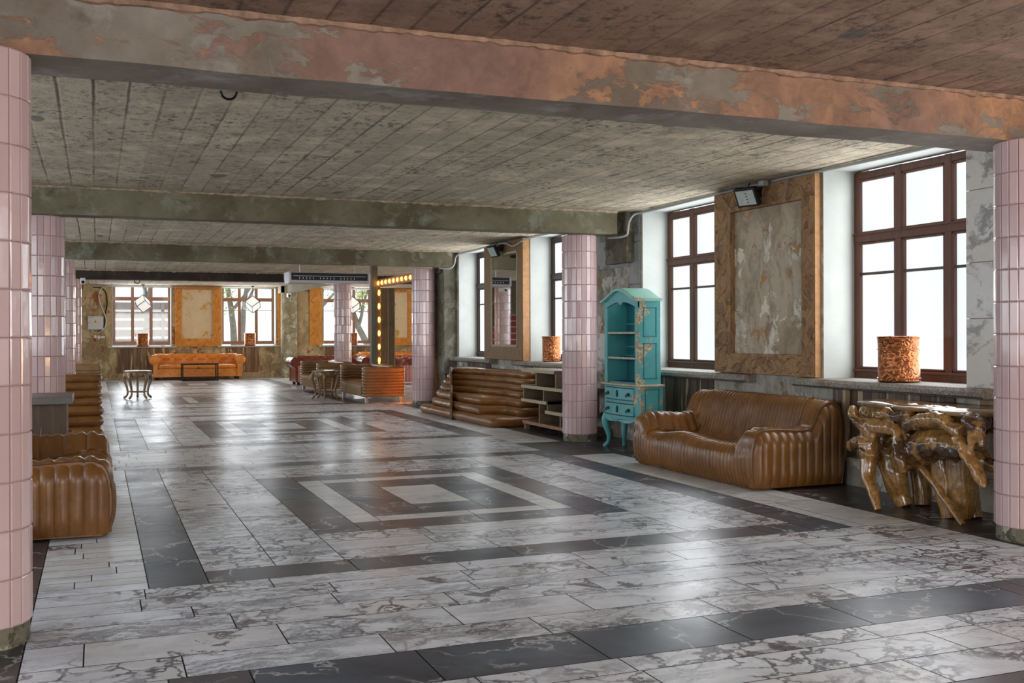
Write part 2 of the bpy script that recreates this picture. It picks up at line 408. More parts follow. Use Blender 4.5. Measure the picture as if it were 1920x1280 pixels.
def carved(name, a, b, dk):
    t = NT(name)
    w = t.vadd(t.oc, t.vscale(t.noise(3.2, 2, .5, color=True), .55))
    v = t.vor(5.2, w, 'SMOOTH_F1')
    wv = t.wave(2.6, w, 5, 2, 1.4)
    hh = t.math('ADD', t.math('MULTIPLY', v, .9), t.math('MULTIPLY', t.ramp(wv, [(.35, 0.), (.6, 1.)]), .35))
    c = t.mix(t.ramp(t.noise(2.2, 5, .6, t.map(None, (1, 1, 1))), [(.35, 0.), (.7, 1.)]), a, b)
    c = t.mix(t.ramp(hh, [(.25, .65), (.5, 0.)]), c, dk)
    return t.done(c, .6, 0, t.bump(hh, .9, .035))
M['carved'] = carved('carved_oak', (.26, .140, .058), (.37, .21, .092), (.12, .062, .028))
M['carved_far'] = carved('amber_carved_wood', (.66, .25, .030), (.78, .34, .06), (.46, .15, .02))
M['plain_frame'] = wood('worn_oak', (.17, .088, .030), (.23, .125, .046), (.10, .052, .020), 'Z', .5)
M['ply'] = plain('raw_plywood_edge', (.40, .20, .075), .6, 0, .2, 20)
M['shelf_wood'] = wood('grey_brown_shelf_board', (.15, .10, .06), (.21, .145, .09), (.10, .065, .04), 'Y', .55)
M['shelf_edge'] = plain('pale_shelf_edge', (.40, .33, .21), .7, 0, .35, 40)
M['shelf_base'] = plain('terracotta_shelf_edge', (.30, .15, .075), .6, 0, .2, 20)
M['table_wood'] = wood('carved_table_wood', (.20, .12, .055), (.28, .175, .085), (.12, .068, .03), 'Z', .38, 1, .3)
M['table_top'] = plain('pale_stone_top', (.50, .52, .53), .15, 0, .15, 12)

def rootwood():
    t = NT('lacquered_root_wood')
    w = t.vadd(t.oc, t.vscale(t.noise(3.0, 3, .5, color=True), .35))
    g = t.noise(5, 6, .6, t.map(w, (1, 1.6, 2.2)), 1.0)
    c = t.mix(t.ramp(g, [(.33, 0.), (.66, 1.)]), (.26, .125, .035), (.48, .26, .08))
    c = t.mix(t.ramp(t.noise(11, 5, .65, t.map(w, (3, 3, .5))), [(.45, 0.), (.62, .75)]), c, (.16, .07, .018))
    dk = t.ramp(t.noise(2.8, 4, .55, t.map(w, (1.1, 1, 1.2), (2, 5, 1))), [(.52, 0.), (.57, .9)])  # dark blotches stand in for shade in the hollows of the body
    p = t.sep(t.oc)
    dk = t.math('MULTIPLY', dk, t.ramp(p[2], [(.36, 0.), (.5, 1.)]))
    c = t.mix(dk, c, (.035, .014, .008))
    return t.done(c, .22, 0, t.bump(t.noise(7, 4, .55, w), .35, .03), .8, .05)
M['root'] = rootwood()
M['root_top'] = plain('lacquered_table_top', (.22, .125, .055), .12, 0, .6, 4)

def teal(name, a, b):
    t = NT(name); p = t.sep(t.oc)
    c = t.mix(t.ramp(t.noise(4, 5, .6), [(.3, 0.), (.7, 1.)]), a, b)
    chip = t.noise(4.6, 8, .68, t.map(None, (1, 1, .75), (3.3, 1.1, .4)))
    # wear sits along the front right corner edge of the case
    d = t.math('ABSOLUTE', t.math('ADD', p[1], .02)); e = t.math('ABSOLUTE', p[0])
    edge = t.ramp(t.math('ADD', d, t.math('MULTIPLY', e, .8)), [(0., .20), (.16, .12), (.42, -.0)])
    m = t.ramp(t.math('ADD', chip, edge), [(.655, 0.), (.67, 1.)])
    ch = t.mix(t.ramp(t.noise(30, 5, .7), [(.42, 0.), (.6, 1.)]), (.26, .20, .10), (.55, .53, .39))
    c = t.mix(m, c, ch)
    return t.done(c, .42, 0, t.bump(t.math('SUBTRACT', t.math('MULTIPLY', t.noise(40, 4), .2), m), .4, .006))
M['teal'] = teal('worn_teal_paint', (.065, .31, .33), (.10, .40, .41))
M['teal_in'] = plain('deep_teal_inside', (.02, .17, .20), .5, 0, .12, 5)
M['teal_roof'] = teal('pale_teal_paint', (.22, .50, .42), (.28, .56, .48))
M['shelf_lip'] = plain('worn_cream_edge', (.50, .42, .31), .6, 0, .4, 30)
M['iron'] = plain('black_iron', (.012, .012, .014), .4, .6)
M['steel'] = plain('brushed_steel', (.55, .56, .57), .28, 1)
M['black_plastic'] = plain('black_plastic', (.008, .008, .009), .6)
M['grey_pipe'] = plain('grey_conduit', (.38, .385, .37), .5)
M['lens'] = plain('floodlight_lens', (.50, .55, .52), .15, 0, .1, 20)
M['terrazzo'] = NT('terrazzo_sill').mat
def terr():
    t = NT('terrazzo_sill_stone')
    c = t.ramp(t.vor(95, None, 'F1', 'Color'), [(.2, (.16, .14, .115)), (.55, (.26, .24, .205)), (.9, (.40, .38, .34))])
    c = t.mix(t.ramp(t.noise(3, 5), [(.58, 0.), (.64, .6)]), c, (.20, .09, .065))
    return t.done(c, .7, 0, t.bump(t.vor(80), .4, .01))
M['terrazzo'] = terr()
def wall_marble(name, a, b, dk):
    t = NT(name); r = t.rnd()
    off = t.vscale(t.mix(r, (0, 0, 0), (8, 8, 8)), 3)
    v = t.vadd(t.oc, off)
    w = t.vadd(v, t.vscale(t.noise(2.4, 5, .6, v, color=True), .6))
    c = t.mix(t.ramp(t.noise(1.7, 6, .6, w), [(.35, 0.), (.65, 1.)]), a, b)
    st = t.noise(3, 7, .65, t.map(w, (1, 1.2, 2.6), (0, 0, 0), (.6, 0, 0)))
    c = t.mix(t.ramp(st, [(.52, 0.), (.62, .8)]), c, dk)
    return t.done(c, .3, 0)
M['wmarble'] = wall_marble('grey_white_wall_marble', (.60, .57, .52), (.66, .66, .65), (.20, .195, .185))
M['wmarble_grey'] = wall_marble('grey_streaked_wall_marble', (.20, .205, .20), (.33, .335, .33), (.085, .085, .085))

def copper():
    t = NT('embossed_copper')
    w = t.vadd(t.oc, t.vscale(t.noise(9, 2, .5, color=True), .05))
    v = t.vor(17, w, 'SMOOTH_F1'); rings_ = t.math('SINE', t.math('MULTIPLY', v, 26))
    hh = t.math('ADD', t.math('MULTIPLY', rings_, .35), t.math('MULTIPLY', v, -.8))
    c = t.mix(t.ramp(t.noise(6, 4), [(.3, 0.), (.7, 1.)]), (.29, .095, .034), (.47, .18, .072))
    return t.done(c, .32, .9, t.bump(hh, .8, .010))
M['copper'] = copper()

def emit(name, col, st):
    t = NT(name); t.put(t.p.inputs['Base Color'], tuple(min(1, x) for x in col)); t.put(t.p.inputs['Roughness'], .3)
    t.put(t.p.inputs['Emission Color'], col); t.p.inputs['Emission Strength'].default_value = st
    return t.mat
def frosted():
    t = NT('daylit_frosted_glass'); t.put(t.p.inputs['Base Color'], (.15, .155, .16)); t.put(t.p.inputs['Roughness'], .4)
    c = t.mix(t.ramp(t.noise(.9, 2, .5), [(.35, 0.), (.65, 1.)]), (.83, .885, .915), (.95, .975, .985))
    t.put(t.p.inputs['Emission Color'], c); t.p.inputs['Emission Strength'].default_value = .66
    return t.mat
M['frost'] = frosted()
M['bulb'] = emit('amber_bulb_glow', (1.0, .36, .04), 9.0)
M['bulb_low'] = emit('deep_amber_bulb_glow', (1.0, .24, .015), 75.0)
def glass():
    t = NT('clear_window_glass'); t.t.nodes.remove(t.p)
    tr = t.n('ShaderNodeBsdfTransparent'); tr.inputs[0].default_value = (.94, .96, .96, 1)
    gl = t.n('ShaderNodeBsdfGlossy'); gl.inputs['Roughness'].default_value = .03
    fr = t.n('ShaderNodeFresnel'); fr.inputs[0].default_value = 1.45
    mx = t.n('ShaderNodeMixShader'); t.l(fr.outputs[0], mx.inputs[0]); t.l(tr.outputs[0], mx.inputs[1]); t.l(gl.outputs[0], mx.inputs[2])
    t.l(mx.outputs[0], t.out.inputs[0]); return t.mat
M['glass'] = glass()
t = NT('old_mirror_silver'); M['mirror'] = t.done(t.mix(t.ramp(t.noise(14, 5, .7), [(.68, 0.), (.74, .8)]), (.80, .79, .76), (.12, .10, .08)), .02, 1, t.bump(t.noise(1.2, 1), .02, .02))
M['paper'] = emit('white_paper_lantern', (.95, .93, .90), .35)
M['white_plastic'] = plain('white_plastic', (.74, .745, .76), .35)
M['ac_body'] = plain('grey_plastic_housing', (.50, .49, .53), .35)
M['steel_box'] = plain('painted_steel_box', (.62, .63, .65), .45)
M['yellow'] = plain('warning_yellow', (.85, .55, .01), .5)
M['red_plastic'] = plain('red_plastic', (.5, .03, .02), .4)
M['green_post'] = wood('grey_green_timber', (.13, .155, .125), (.18, .20, .16), (.09, .10, .08), 'Z', .6)
M['door_wood'] = wood('weathered_door_timber', (.155, .135, .09), (.215, .19, .13), (.085, .07, .045), 'Z', .6)
M['sign_wood'] = wood('amber_lit_timber', (.34, .17, .055), (.42, .23, .08), (.24, .11, .03), 'Y', .55)
M['bark'] = plain('tree_bark', (.17, .155, .135), .9, 0, .25, 6)
M['leaf'] = plain('spring_leaf', (.36, .42, .13), .6, 0, .3, 3)
M['fence'] = plain('weathered_fence_board', (.25, .22, .225), .8, 0, .15, 4)
M['ground'] = plain('pale_yard_ground', (.62, .60, .56), .9, 0, .1, 2)

# ------------------------------------------------------------------ camera
TH = .378013; FPX = 1961.67; ROLL = -.002957
cam = bpy.data.cameras.new('camera'); co = bpy.data.objects.new('camera', cam); COL.objects.link(co)
cam.sensor_width = 36; cam.lens = FPX*36/1920; cam.shift_y = -(640-626.1)/1920; cam.clip_end = 300; cam.clip_start = .05
co.matrix_world = Matrix.Translation((0, 0, 1.5)) @ Matrix.Rotation(-TH, 4, 'Z') @ Matrix.Rotation(PI/2, 4, 'X') @ Matrix.Rotation(ROLL, 4, 'Z')
S.camera = co

# ------------------------------------------------------------------ floor
fm = MB(); G = .0034
def ftile(x0, x1, y0, y1, mi):
    r = (random.random(), random.random(), random.random(), 1)
    fm.add([(x0+G, y0+G, 0), (x1-G, y0+G, 0), (x1-G, y1-G, 0), (x0+G, y1-G, 0)], [(0, 1, 2, 3)], mi, r)
def rows(x0, x1, y0, y1, hs, lr, mi, along='X'):
    """courses of tiles; hs = list of course widths cycled, lr = tile length range"""
    a0, a1, b0, b1 = (x0, x1, y0, y1) if along == 'X' else (y0, y1, x0, x1)
    b = b0; k = 0
    while b < b1-.01:
        e = min(b1, b+hs[k % len(hs)]); k += 1
        if b1-e < .08: e = b1
        a = a0-random.random()*lr[0]*.8
        while a < a1-.01:
            q = a+random.uniform(*lr)
            if a1-q < .15: q = a1
            q = min(q, a1); s = max(a, a0)
            if q-s > .02:
                m = mi if not isinstance(mi, (list, tuple)) else random.choice(mi)
                if along == 'X': ftile(s, q, b, e, m)
                else: ftile(b, e, s, q, m)
            a = q
        b = e
CX = 2.86
def medallion(cy, farw=.34):
    def fr(hx0, hy0, hx1, hy1, m, lr, wx=None, wy=None, far=None):
        wx = wx or [hx0-hx1]; wy = wy or [hy0-hy1]
        rows(CX-hx0, CX-hx1, cy-hy0, cy+hy0, wx, lr, m, 'Y'); rows(CX+hx1, CX+hx0, cy-hy0, cy+hy0, wx, lr, m, 'Y')
        rows(CX-hx1, CX+hx1, cy-hy0, cy-hy1, wy, lr, m, 'X'); rows(CX-hx1, CX+hx1, cy+hy1, cy+hy0, wy, lr, m, 'X')
    fr(2.575, 2.93, 2.23, 2.93-farw, 1, (.7, 1.3))
    fr(2.23, 2.93-farw, 1.325, 1.62, 2, (.9, 1.7), [.45], [.33, .31])
    fr(1.325, 1.62, .965, 1.26, 1, (.8, 1.4))
    fr(.965, 1.26, .735, 1.03, 3, (.7, 1.2))
    fr(.735, 1.03, .28, .555, 1, (.7, 1.3))
    ftile(CX-.28, CX+.28, cy-.555, cy+.555, 3)
cys = [1.86, 9.475, 17.38, 25.28, 33.2]
for i, cy in enumerate(cys): medallion(cy, .47 if i == 0 else .34)
Xl, Xr = -.325, 6.035
for i, cy in enumerate(cys):
    rows(Xl, CX-2.575, cy-2.93, cy+2.93, [.17, .17, .17, .2], (.32, .62), [3, 0, 3], 'X')
    if i == 1:
        rows(CX+2.575, Xr, cy-2.93, 11.75, [1.2, .9], (.6, .6), 3, 'X'); rows(CX+2.575, Xr, 11.75, cy+2.93, [.7], (.6, .6), 5, 'X')
    else:
        rows(CX+2.575, Xr, cy-2.93, cy+2.93, [1.1, .8], (.6, .6), 3, 'X')
gaps = [(-6, cys[0]-2.93)] + [(cys[i]+2.93, cys[i+1]-2.93) for i in range(4)] + [(cys[4]+2.93, 38)]
for i, (a, b) in enumerate(gaps):
    hs = [.33, .38, .30, .23, .27, .26] if i == 1 else [.32, .36, .28, .3]
    if i == 2:
        rows(Xl, Xr-.7, a, b, hs, (.55, 1.15), [0, 0, 3], 'X')
        rows(Xr-.7, Xr, a, 13.35, [.9], (.7, .7), 5, 'X'); rows(Xr-.7, Xr, 13.35, b, hs, (.7, .7), 3, 'X')
    else:
        rows(Xl, Xr, a, b, hs, (.65, 1.25), [0, 2, 0, 0, 2], 'X')
rows(-5, Xl, -6, 38, [.6], (1.0, 1.6), 4, 'Y')
rows(Xr, 7.2, -6, 21.9, [.55], (.9, 1.5), 4, 'Y')
rows(Xr, 14, 21.9, 38, [.34], (.6, 1.2), [0, 3], 'X')
fm.add([(-5, -6, -.004), (14, -6, -.004), (14, 38.4, -.004), (-5, 38.4, -.004)], [(0, 1, 2, 3)], 6)
fm.box(-5, 14, -6, 38.4, -.2, -.006, 6)
struct(fm.build('floor', [M['fl_white'], M['fl_dark'], M['fl_busy'], M['fl_cream'], M['fl_side'], M['fl_mat'], M['fl_grout']], tagged=True, fixn=False))

# ------------------------------------------------------------------ ceiling and beams
CZ = 3.2; BZ = 2.88
c = MB(); c.box(-5, 7.5, -6, 5.86, CZ, CZ+.2, 0); c.box(-5, 7.5, 5.86, 21.7, CZ, CZ+.2, 1); c.box(-5, 14.2, 21.7, 38.4, CZ, CZ+.2, 2)
struct(c.build('ceiling', [M['ceil_red'], M['ceil'], M['ceil']]))
def beam(x0, x1, y0, y1, z0, z1, mat, along='X', jag=.008):
    m = MB(); L = (x1-x0) if along == 'X' else (y1-y0); n = max(2, int(L/.12)); rs = []
    for i in range(n+1):
        t = i/n; ring = []
        for (a, z) in ((0, 0), (.25, 0), (.5, 0), (.75, 0), (1, 0), (1, .33), (1, .66), (1, 1), (0, 1), (0, .66), (0, .33)):
            p = Vector((x0+L*t, y0+(y1-y0)*a, z0+(z1-z0)*z)) if along == 'X' else Vector((x0+(x1-x0)*a, y0+L*t, z0+(z1-z0)*z))
            if z < 1:
                p += Vector((mnoise.noise(p*1.7), mnoise.noise(p*1.7+Vector((9, 0, 0))), mnoise.noise(p*1.7+Vector((0, 9, 0))))) * jag
            ring.append(p)
        rs.append(ring)
    m.rings(rs)
    # ragged ledge where formwork met the slab
    if along == 'X':
        for yy, sgn in ((y0, -1), (y1, 1)):
            rg = []
            for i in range(n*3+1):
                x = x0+L*i/(n*3); w = .016+.03*abs(mnoise.noise(Vector((x*6, yy, 0))))+.012*random.random()
                rg.append([(x, yy-sgn*.01, z1-.002), (x, yy+sgn*w, z1-.002), (x, yy+sgn*w*.7, z1-w*.9), (x, yy-sgn*.01, z1-w*1.1)])
            m.rings(rg, 1)
    return struct(m.build('ceiling_beam', [mat, M['crumble_red'] if mat is M['beam_pink'] else M['crumble']], smooth=35))
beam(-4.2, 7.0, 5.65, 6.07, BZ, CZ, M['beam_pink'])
beam(-4.2, 6.72, 12.95, 13.27, BZ, CZ, M['beam'])
beam(-4.2, 6.75, 20.3, 20.65, BZ, CZ, M['beam'])
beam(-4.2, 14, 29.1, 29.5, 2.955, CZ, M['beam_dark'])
beam(6.1, 6.45, 29.5, 36.2, 2.97, CZ, M['beam_pale'], 'Y')

# ------------------------------------------------------------------ walls
WX = 7.0; WP = 7.4
wins = [('W', 2.92, 4.86), ('W', -.96, .98), ('W1', 6.93, 8.89), ('W2', 10.82, 12.75), ('W4', 14.80, 16.77), ('W3', 18.70, 20.62)]
w = MB(); ys = sorted([(a, b) for _, a, b in wins])
w.box(WX, 7.6, -6, 21.7, 0, .95, 0)
prev = -6
for a, b in ys + [(21.7, 99)]:
    w.box(WX, 7.6, prev, min(a, 21.7), .95, CZ+.02, 0); prev = b
for a, b in ys:                                     # white plastered reveals
    for yy, s in ((a, 1), (b, -1)):
        w.box(WX+.004, 7.42, min(yy, yy+s*.006), max(yy, yy+s*.006), 1.03, CZ, 1)
    w.box(WX+.004, 7.42, a, b, CZ-.012, CZ, 1)
    w.box(WX-.02, WX, a-.12 if a > 9 else a-.55, a, 1.03, CZ-.02, 0) if False else None
w.box(7.55, 7.6, -6, 21.7, .95, CZ, 0)
w.box(6.92, WX, 6.35, 8.6, 0, .27, 0)              # low ledge by the root table
struct(w.build('wall_right', [M['plaster'], M['white']]))
# end of the right wall: dark olive pilaster by the third column, return wall
w = MB(); w.box(6.98, 14, 21.4, 21.7, 0, CZ, 0); w.box(6.72, 7.0, 20.75, 21.55, 0, CZ, 0); w.box(6.86, 7.0, 12.95, 13.6, 2.5, CZ, 0)
struct(w.build('wall_return', [M['plaster_dark']], bevel=.012))
w = MB(); w.box(-4.4, -4.2, -6, 38.4, 0, CZ); struct(w.build('wall_left', [M['plaster_dark']]))
w = MB(); w.box(-5, 7.6, -6.2, -6, 0, CZ); struct(w.build('wall_back', [M['plaster']]))
w = MB(); w.box(14, 14.2, 21.4, 38.4, 0, CZ); struct(w.build('wall_far_right', [M['plaster_far']]))
FY = 37.6
fw = [(.485, 2.40), (4.05, 5.93), (7.58, 9.45), (12.0, 13.7)]
w = MB(); w.box(-4.4, 14.2, FY, FY+.6, 0, 1.10, 0); prev = -4.4
for a, b in fw + [(14.2, 99)]:
    w.box(prev, a, FY, FY+.6, 1.10, CZ+.02, 0); prev = b
for a, b in fw:
    for xx, s in ((a, 1), (b, -1)):
        w.box(min(xx, xx+s*.03), max(xx, xx+s*.03), FY-.01, FY+.40, 1.16, CZ, 1)
    w.box(a, b, FY, FY+.6, CZ-.04, CZ+.02, 1)
struct(w.build('wall_far', [M['plaster_far'], M['white']]))

# marble cladding strips and stone piers on the right wall
w = MB(); zz = [.99, 1.62, 2.10, 2.72, CZ-.01]
for a, b in zip(zz, zz[1:]): w.box(6.975, 7.0, 6.36, 6.945, a+.002, b-.002)
struct(w.build('trim_1', M['wmarble'], bevel=.003, seg=1))
w = MB()
for (ya, yb, za, zb) in ((12.80, 13.35, 2.78, CZ-.01), (12.80, 13.1, 2.2, 2.77), (12.80, 13.08, 1.75, 2.19), (13.36, 14.1, 2.45, 2.86), (13.11, 13.35, 2.45, 2.77)):
    w.box(6.98, 7.0, ya, yb, za, zb-.003)
struct(w.build('trim_2', M['wmarble_grey'], bevel=.003, seg=1))
w = MB(); w.box(6.98, 7.0, 13.5, 14.1, 1.05, 1.5); struct(w.build('trim_3', M['wmarble'], bevel=.003, seg=1))

# ------------------------------------------------------------------ windows
def right_window(i, y0, y1, mat, sill=(0, 0)):
    r = thing('window_%d' % i, {3: 'tall brown window with frosted panes above the gnarled root table', 4: 'tall brown window with frosted panes between the teal cabinet and the carved panel',
        5: 'frosted window behind the second pink column with a copper pot on its sill', 6: 'narrow visible frosted window between the mirror and the third pink column'}.get(i, 'unseen frosted window beside the camera, added to light the near bay'), 'window', (WP, y0, 0), 0, None, 'structure')
    L = y1-y0; m = MB(); f = .085
    zb, zt = 1.03, 3.17; tz = 2.485
    m.box(0, .07, 0, L, zb, zb+.10); m.box(0, .07, 0, L, zt-.075, zt)
    m.box(-.003, .067, -.001, f, zb-.002, zt+.002); m.box(-.003, .067, L-f, L+.001, zb-.002, zt+.002)
    cs = [L/3, 2*L/3]
    for q in cs: m.box(-.006, .066, q-.045, q+.045, zb-.003, zt+.003)
    m.box(-.01, .07, 0, L, tz-.045, tz+.045)
    m.box(-.025, .0, 0, L, tz+.03, tz+.05); m.box(-.03, .05, .01, L-.01, zb+.07, zb+.097)
    es = [0, L/3, 2*L/3, L]
    for a, b in zip(es, es[1:]):                    # sash lips round each light
        a += .04; b -= .04
        for z0, z1 in ((zb+.10, tz-.045), (tz+.045, zt-.075)):
            m.box(-.0, .05, a, a+.028, z0, z1); m.box(0, .05, b-.028, b, z0, z1)
            m.box(0, .05, a, b, z0, z0+.022); m.box(0, .05, a, b, z1-.022, z1)
    m.build('frame', mat, r, bevel=.006, seg=1)
    g = MB(); g.box(.01, .045, .05, L-.05, 2.10, 2.127); g.build('glazing_bar', M['win_dark'], r)
    p = MB(); p.add([(.04, .05, zb+.06), (.04, L-.05, zb+.06), (.04, L-.05, zt-.05), (.04, .05, zt-.05)], [(0, 1, 2, 3)])
    p.build('frosted_pane', M['frost'], r, fixn=False)
    s = MB(); a, b = sill
    pts = []
    n = 24
    rs = []
    for k in range(n+1):
        y = -a+(L+a+b)*k/n; e = .018*mnoise.noise(Vector((y*5+i, 0, 0)))
        rs.append([(.02, y, .95), (-.54+e, y, .945), (-.575+e, y, .965), (-.58+e, y, 1.0), (-.55+e, y, 1.03), (.02, y, 1.035)])
    s.rings(rs); s.build('window_sill', M['terrazzo'], r, smooth=40)
    return r
right_window(1, *wins[1][1:], M['win_wood'])  # first two windows continue the row unseen, added to brighten the near bay
right_window(2, *wins[0][1:], M['win_wood'])
right_window(3, *wins[2][1:], M['win_wood'], (.30, .32))
right_window(4, *wins[3][1:], M['win_wood'], (.75, .1))
right_window(5, *wins[4][1:], M['win_dark'], (.1, .45))
right_window(6, *wins[5][1:], M['win_dark'], (.35, .1))

def far_window(i, x0, x1, label):
    r = thing('window_%d' % i, label, 'window', (x0, FY+.32, 0), 0, None, 'structure')
    L = x1-x0; m = MB(); zb, zt = 1.17, 3.235; tz = 2.745; f = .11
    m.box(0, L, 0, .07, zb, zb+.11); m.box(0, L, 0, .07, zt-.1, zt)
    m.box(0, f, -.004, .066, zb-.002, zt+.002); m.box(L-f, L, -.004, .066, zb-.002, zt+.002)
    for q in (L/3+.02, 2*L/3-.02): m.box(q-.05, q+.05, -.006, .064, zb-.003, zt+.003)
    m.box(0, L, -.01, .07, tz-.065, tz+.06)
    m.build('frame', M['win_far'], r, bevel=.008, seg=1)
    g = MB(); g.box(.05, L-.05, .015, .05, 2.35, 2.37); g.build('glazing_bar', M['win_far'], r)
    p = MB(); p.box(.05, L-.05, .033, .039, zb+.05, zt-.05); p.build('pane', M['glass'], r)
    s = MB(); s.box(-.15, L+.15, -.44, .0, 1.07, 1.125); s.build('window_sill', M['white'], r, bevel=.01)
for i, ((a, b), lb) in enumerate(zip(fw, ('clear far window with a board fence behind it, beside the electric box', 'clear far window with trees behind it, between the amber panel and the plaster column', 'clear far window partly hidden by a pink column and the bulb-lit frame', 'clear window in the far right corner behind the third column'))):
    far_window(7+i, a, b, lb)

# ------------------------------------------------------------------ tiled columns
def tiled_column():
    r = thing('tiled_column', '', 'column', (0, 0, 0), 0, 'pink tiled columns')
    R = .246; n = 22; rows_ = 12; z0 = .10; z1 = BZ; rh = (z1-z0)/rows_
    p = MB(); p.lathe([(R-.012, 0), (R-.010, .01), (R-.012, .10), (R-.02, .104)], 32); p.build('plinth', M['plinth'], r, smooth=40)
    k = MB(); k.lathe([(R-.011, .10), (R-.011, z1)], 44); k.build('grout_core', M['pink_grout'], r, smooth=30)
    tmb = MB(); g = .0022; rnd = random.Random(3)
    for j in range(rows_):
        for i in range(n):
            a0 = 2*PI*i/n + g/R; a1 = 2*PI*(i+1)/n - g/R; za = z0+rh*j+g; zb = z0+rh*(j+1)-g
            p_, q_ = rnd.uniform(-.0011, .0011), rnd.uniform(-.0009, .0009); d = [-p_-q_, p_-q_, p_+q_, -p_+q_]; b = .007; ba = b/R
            def P(a, rr, z): return (rr*math.cos(a), rr*math.sin(a), z)
            vs = [P(a0, R-.010, za), P(a1, R-.010, za), P(a1, R-.010, zb), P(a0, R-.010, zb),
                  P(a0, R-.004, za), P(a1, R-.004, za), P(a1, R-.004, zb), P(a0, R-.004, zb),
                  P(a0+ba, R+d[0], za+b), P(a1-ba, R+d[1], za+b), P(a1-ba, R+d[2], zb-b), P(a0+ba, R+d[3], zb-b)]
            fs = [(0, 1, 5, 4), (1, 2, 6, 5), (2, 3, 7, 6), (3, 0, 4, 7), (4, 5, 9, 8), (5, 6, 10, 9), (6, 7, 11, 10), (7, 4, 8, 11), (8, 9, 10, 11)]
            tmb.add(vs, fs)
    tmb.build('tile_cladding', M['pink'], r)
    return r
colp = tiled_column()
cols = [(-.545, 5.72, 'pink tiled column nearest the camera at the left edge of the room'), (6.315, 5.68, 'pink tiled column nearest the camera on the right, beside the gnarled root table'),
        (-.585, 13.36, 'second pink tiled column in the left row, behind the low ribbed sofa'), (6.335, 13.37, 'second pink tiled column in the right row, between the wooden shelf and teal cabinet'),
        (-.61, 21.3, 'third pink tiled column in the left row, above the layered roll sofa'), (6.44, 21.3, 'third pink tiled column in the right row, where the bulb-lit header ends'),
        (-.6, 29.3, 'farthest pink tiled column on the left, only a strip of it showing'), (6.48, 29.3, 'pink tiled column under the air conditioner, behind the club sofas')]
for i, (x, y, lb) in enumerate(cols):
    o = colp if i == 0 else dup(colp, (x, y, 0))
    o.location = (x, y, 0); o.rotation_euler = (0, 0, .13*i); o['label'] = lb
    if i >= 6: o.scale = (1, 1, 1.026)
r = thing('plaster_column', 'round column of worn flaking plaster by the far wall', 'column', (6.30, 37.15, 0))
p = MB(); p.lathe([(.29, 0), (.285, .05), (.275, 2.99), (.29, 3.19)], 32); p.build('shaft', M['plaster_col'], r, smooth=40)
p = MB(); p.box(-.33, -.2, -.36, .3, 2.96, CZ-.001); p.box(-.33, .2, -.36, -.3, 2.96, CZ-.001); p.build('capital', M['beam_pale'], r, bevel=.01)

# ------------------------------------------------------------------ plank panels under the windows
def plank_panel(name, label, y0, y1, z0, z1, mat, far=False):
    m = MB(); y = y0; rr = random.Random(int(y0*100))
    while y < y1-.02:
        e = min(y1, y+rr.uniform(.09, .2)); d = rr.uniform(.018, .034)
        if far: m.box(y+.002, e-.002, FY-d, FY, z0, z1)
        else: m.box(WX-d, WX, y+.002, e-.002, z0, z1)
        y = e
    return tag(m.build(name, mat, bevel=.003, seg=1), label, 'wall panel', 'reclaimed plank panels under the sills')
plank_panel('plank_panel', 'reclaimed wood plank panel below the sill behind the root table', 7.08, 8.42, .28, .93, M['planks'])
plank_panel('plank_panel', 'dark reclaimed plank panel below the sill beside the teal cabinet', 10.95, 12.4, .1, .93, M['planks'])
plank_panel('plank_panel', 'reclaimed plank panel below the sill behind the stepped shelf', 14.9, 16.1, .1, .93, M['planks'])
plank_panel('plank_panel', 'reclaimed plank panel below the sill left of the mirror', 18.7, 20.0, .1, .93, M['planks'])
plank_panel('plank_panel', 'warm brown plank panel below the far window with the fence view', .62, 2.3, .22, 1.06, M['planks_far'], True)
plank_panel('plank_panel', 'warm brown plank panel below the middle far window', 4.2, 5.35, .2, 1.06, M['planks_far'], True)
plank_panel('plank_panel', 'orange brown plank panel below the far window behind the tiled column', 7.7, 9.4, .2, 1.06, M['planks_far'], True)
m = MB(); m.box(6.9, 7.0, 8.43, 8.62, .0, .94); tag(m.build('timber_post', M['planks'], bevel=.012), 'dark upright timber post under the sill right of the ribbed sofa', 'post')
m = MB(); m.box(5.99, 6.19, FY-.06, FY, 1.12, CZ-.002); tag(m.build('timber_board', M['carved_far'], bevel=.006), 'amber vertical board between far window and plaster column', 'board')
m = MB(); m.box(7.1, 7.55, FY-.05, FY, 1.12, CZ-.002); tag(m.build('timber_board', M['carved_far'], bevel=.006), 'amber vertical board left of the window behind the tiled column', 'board')

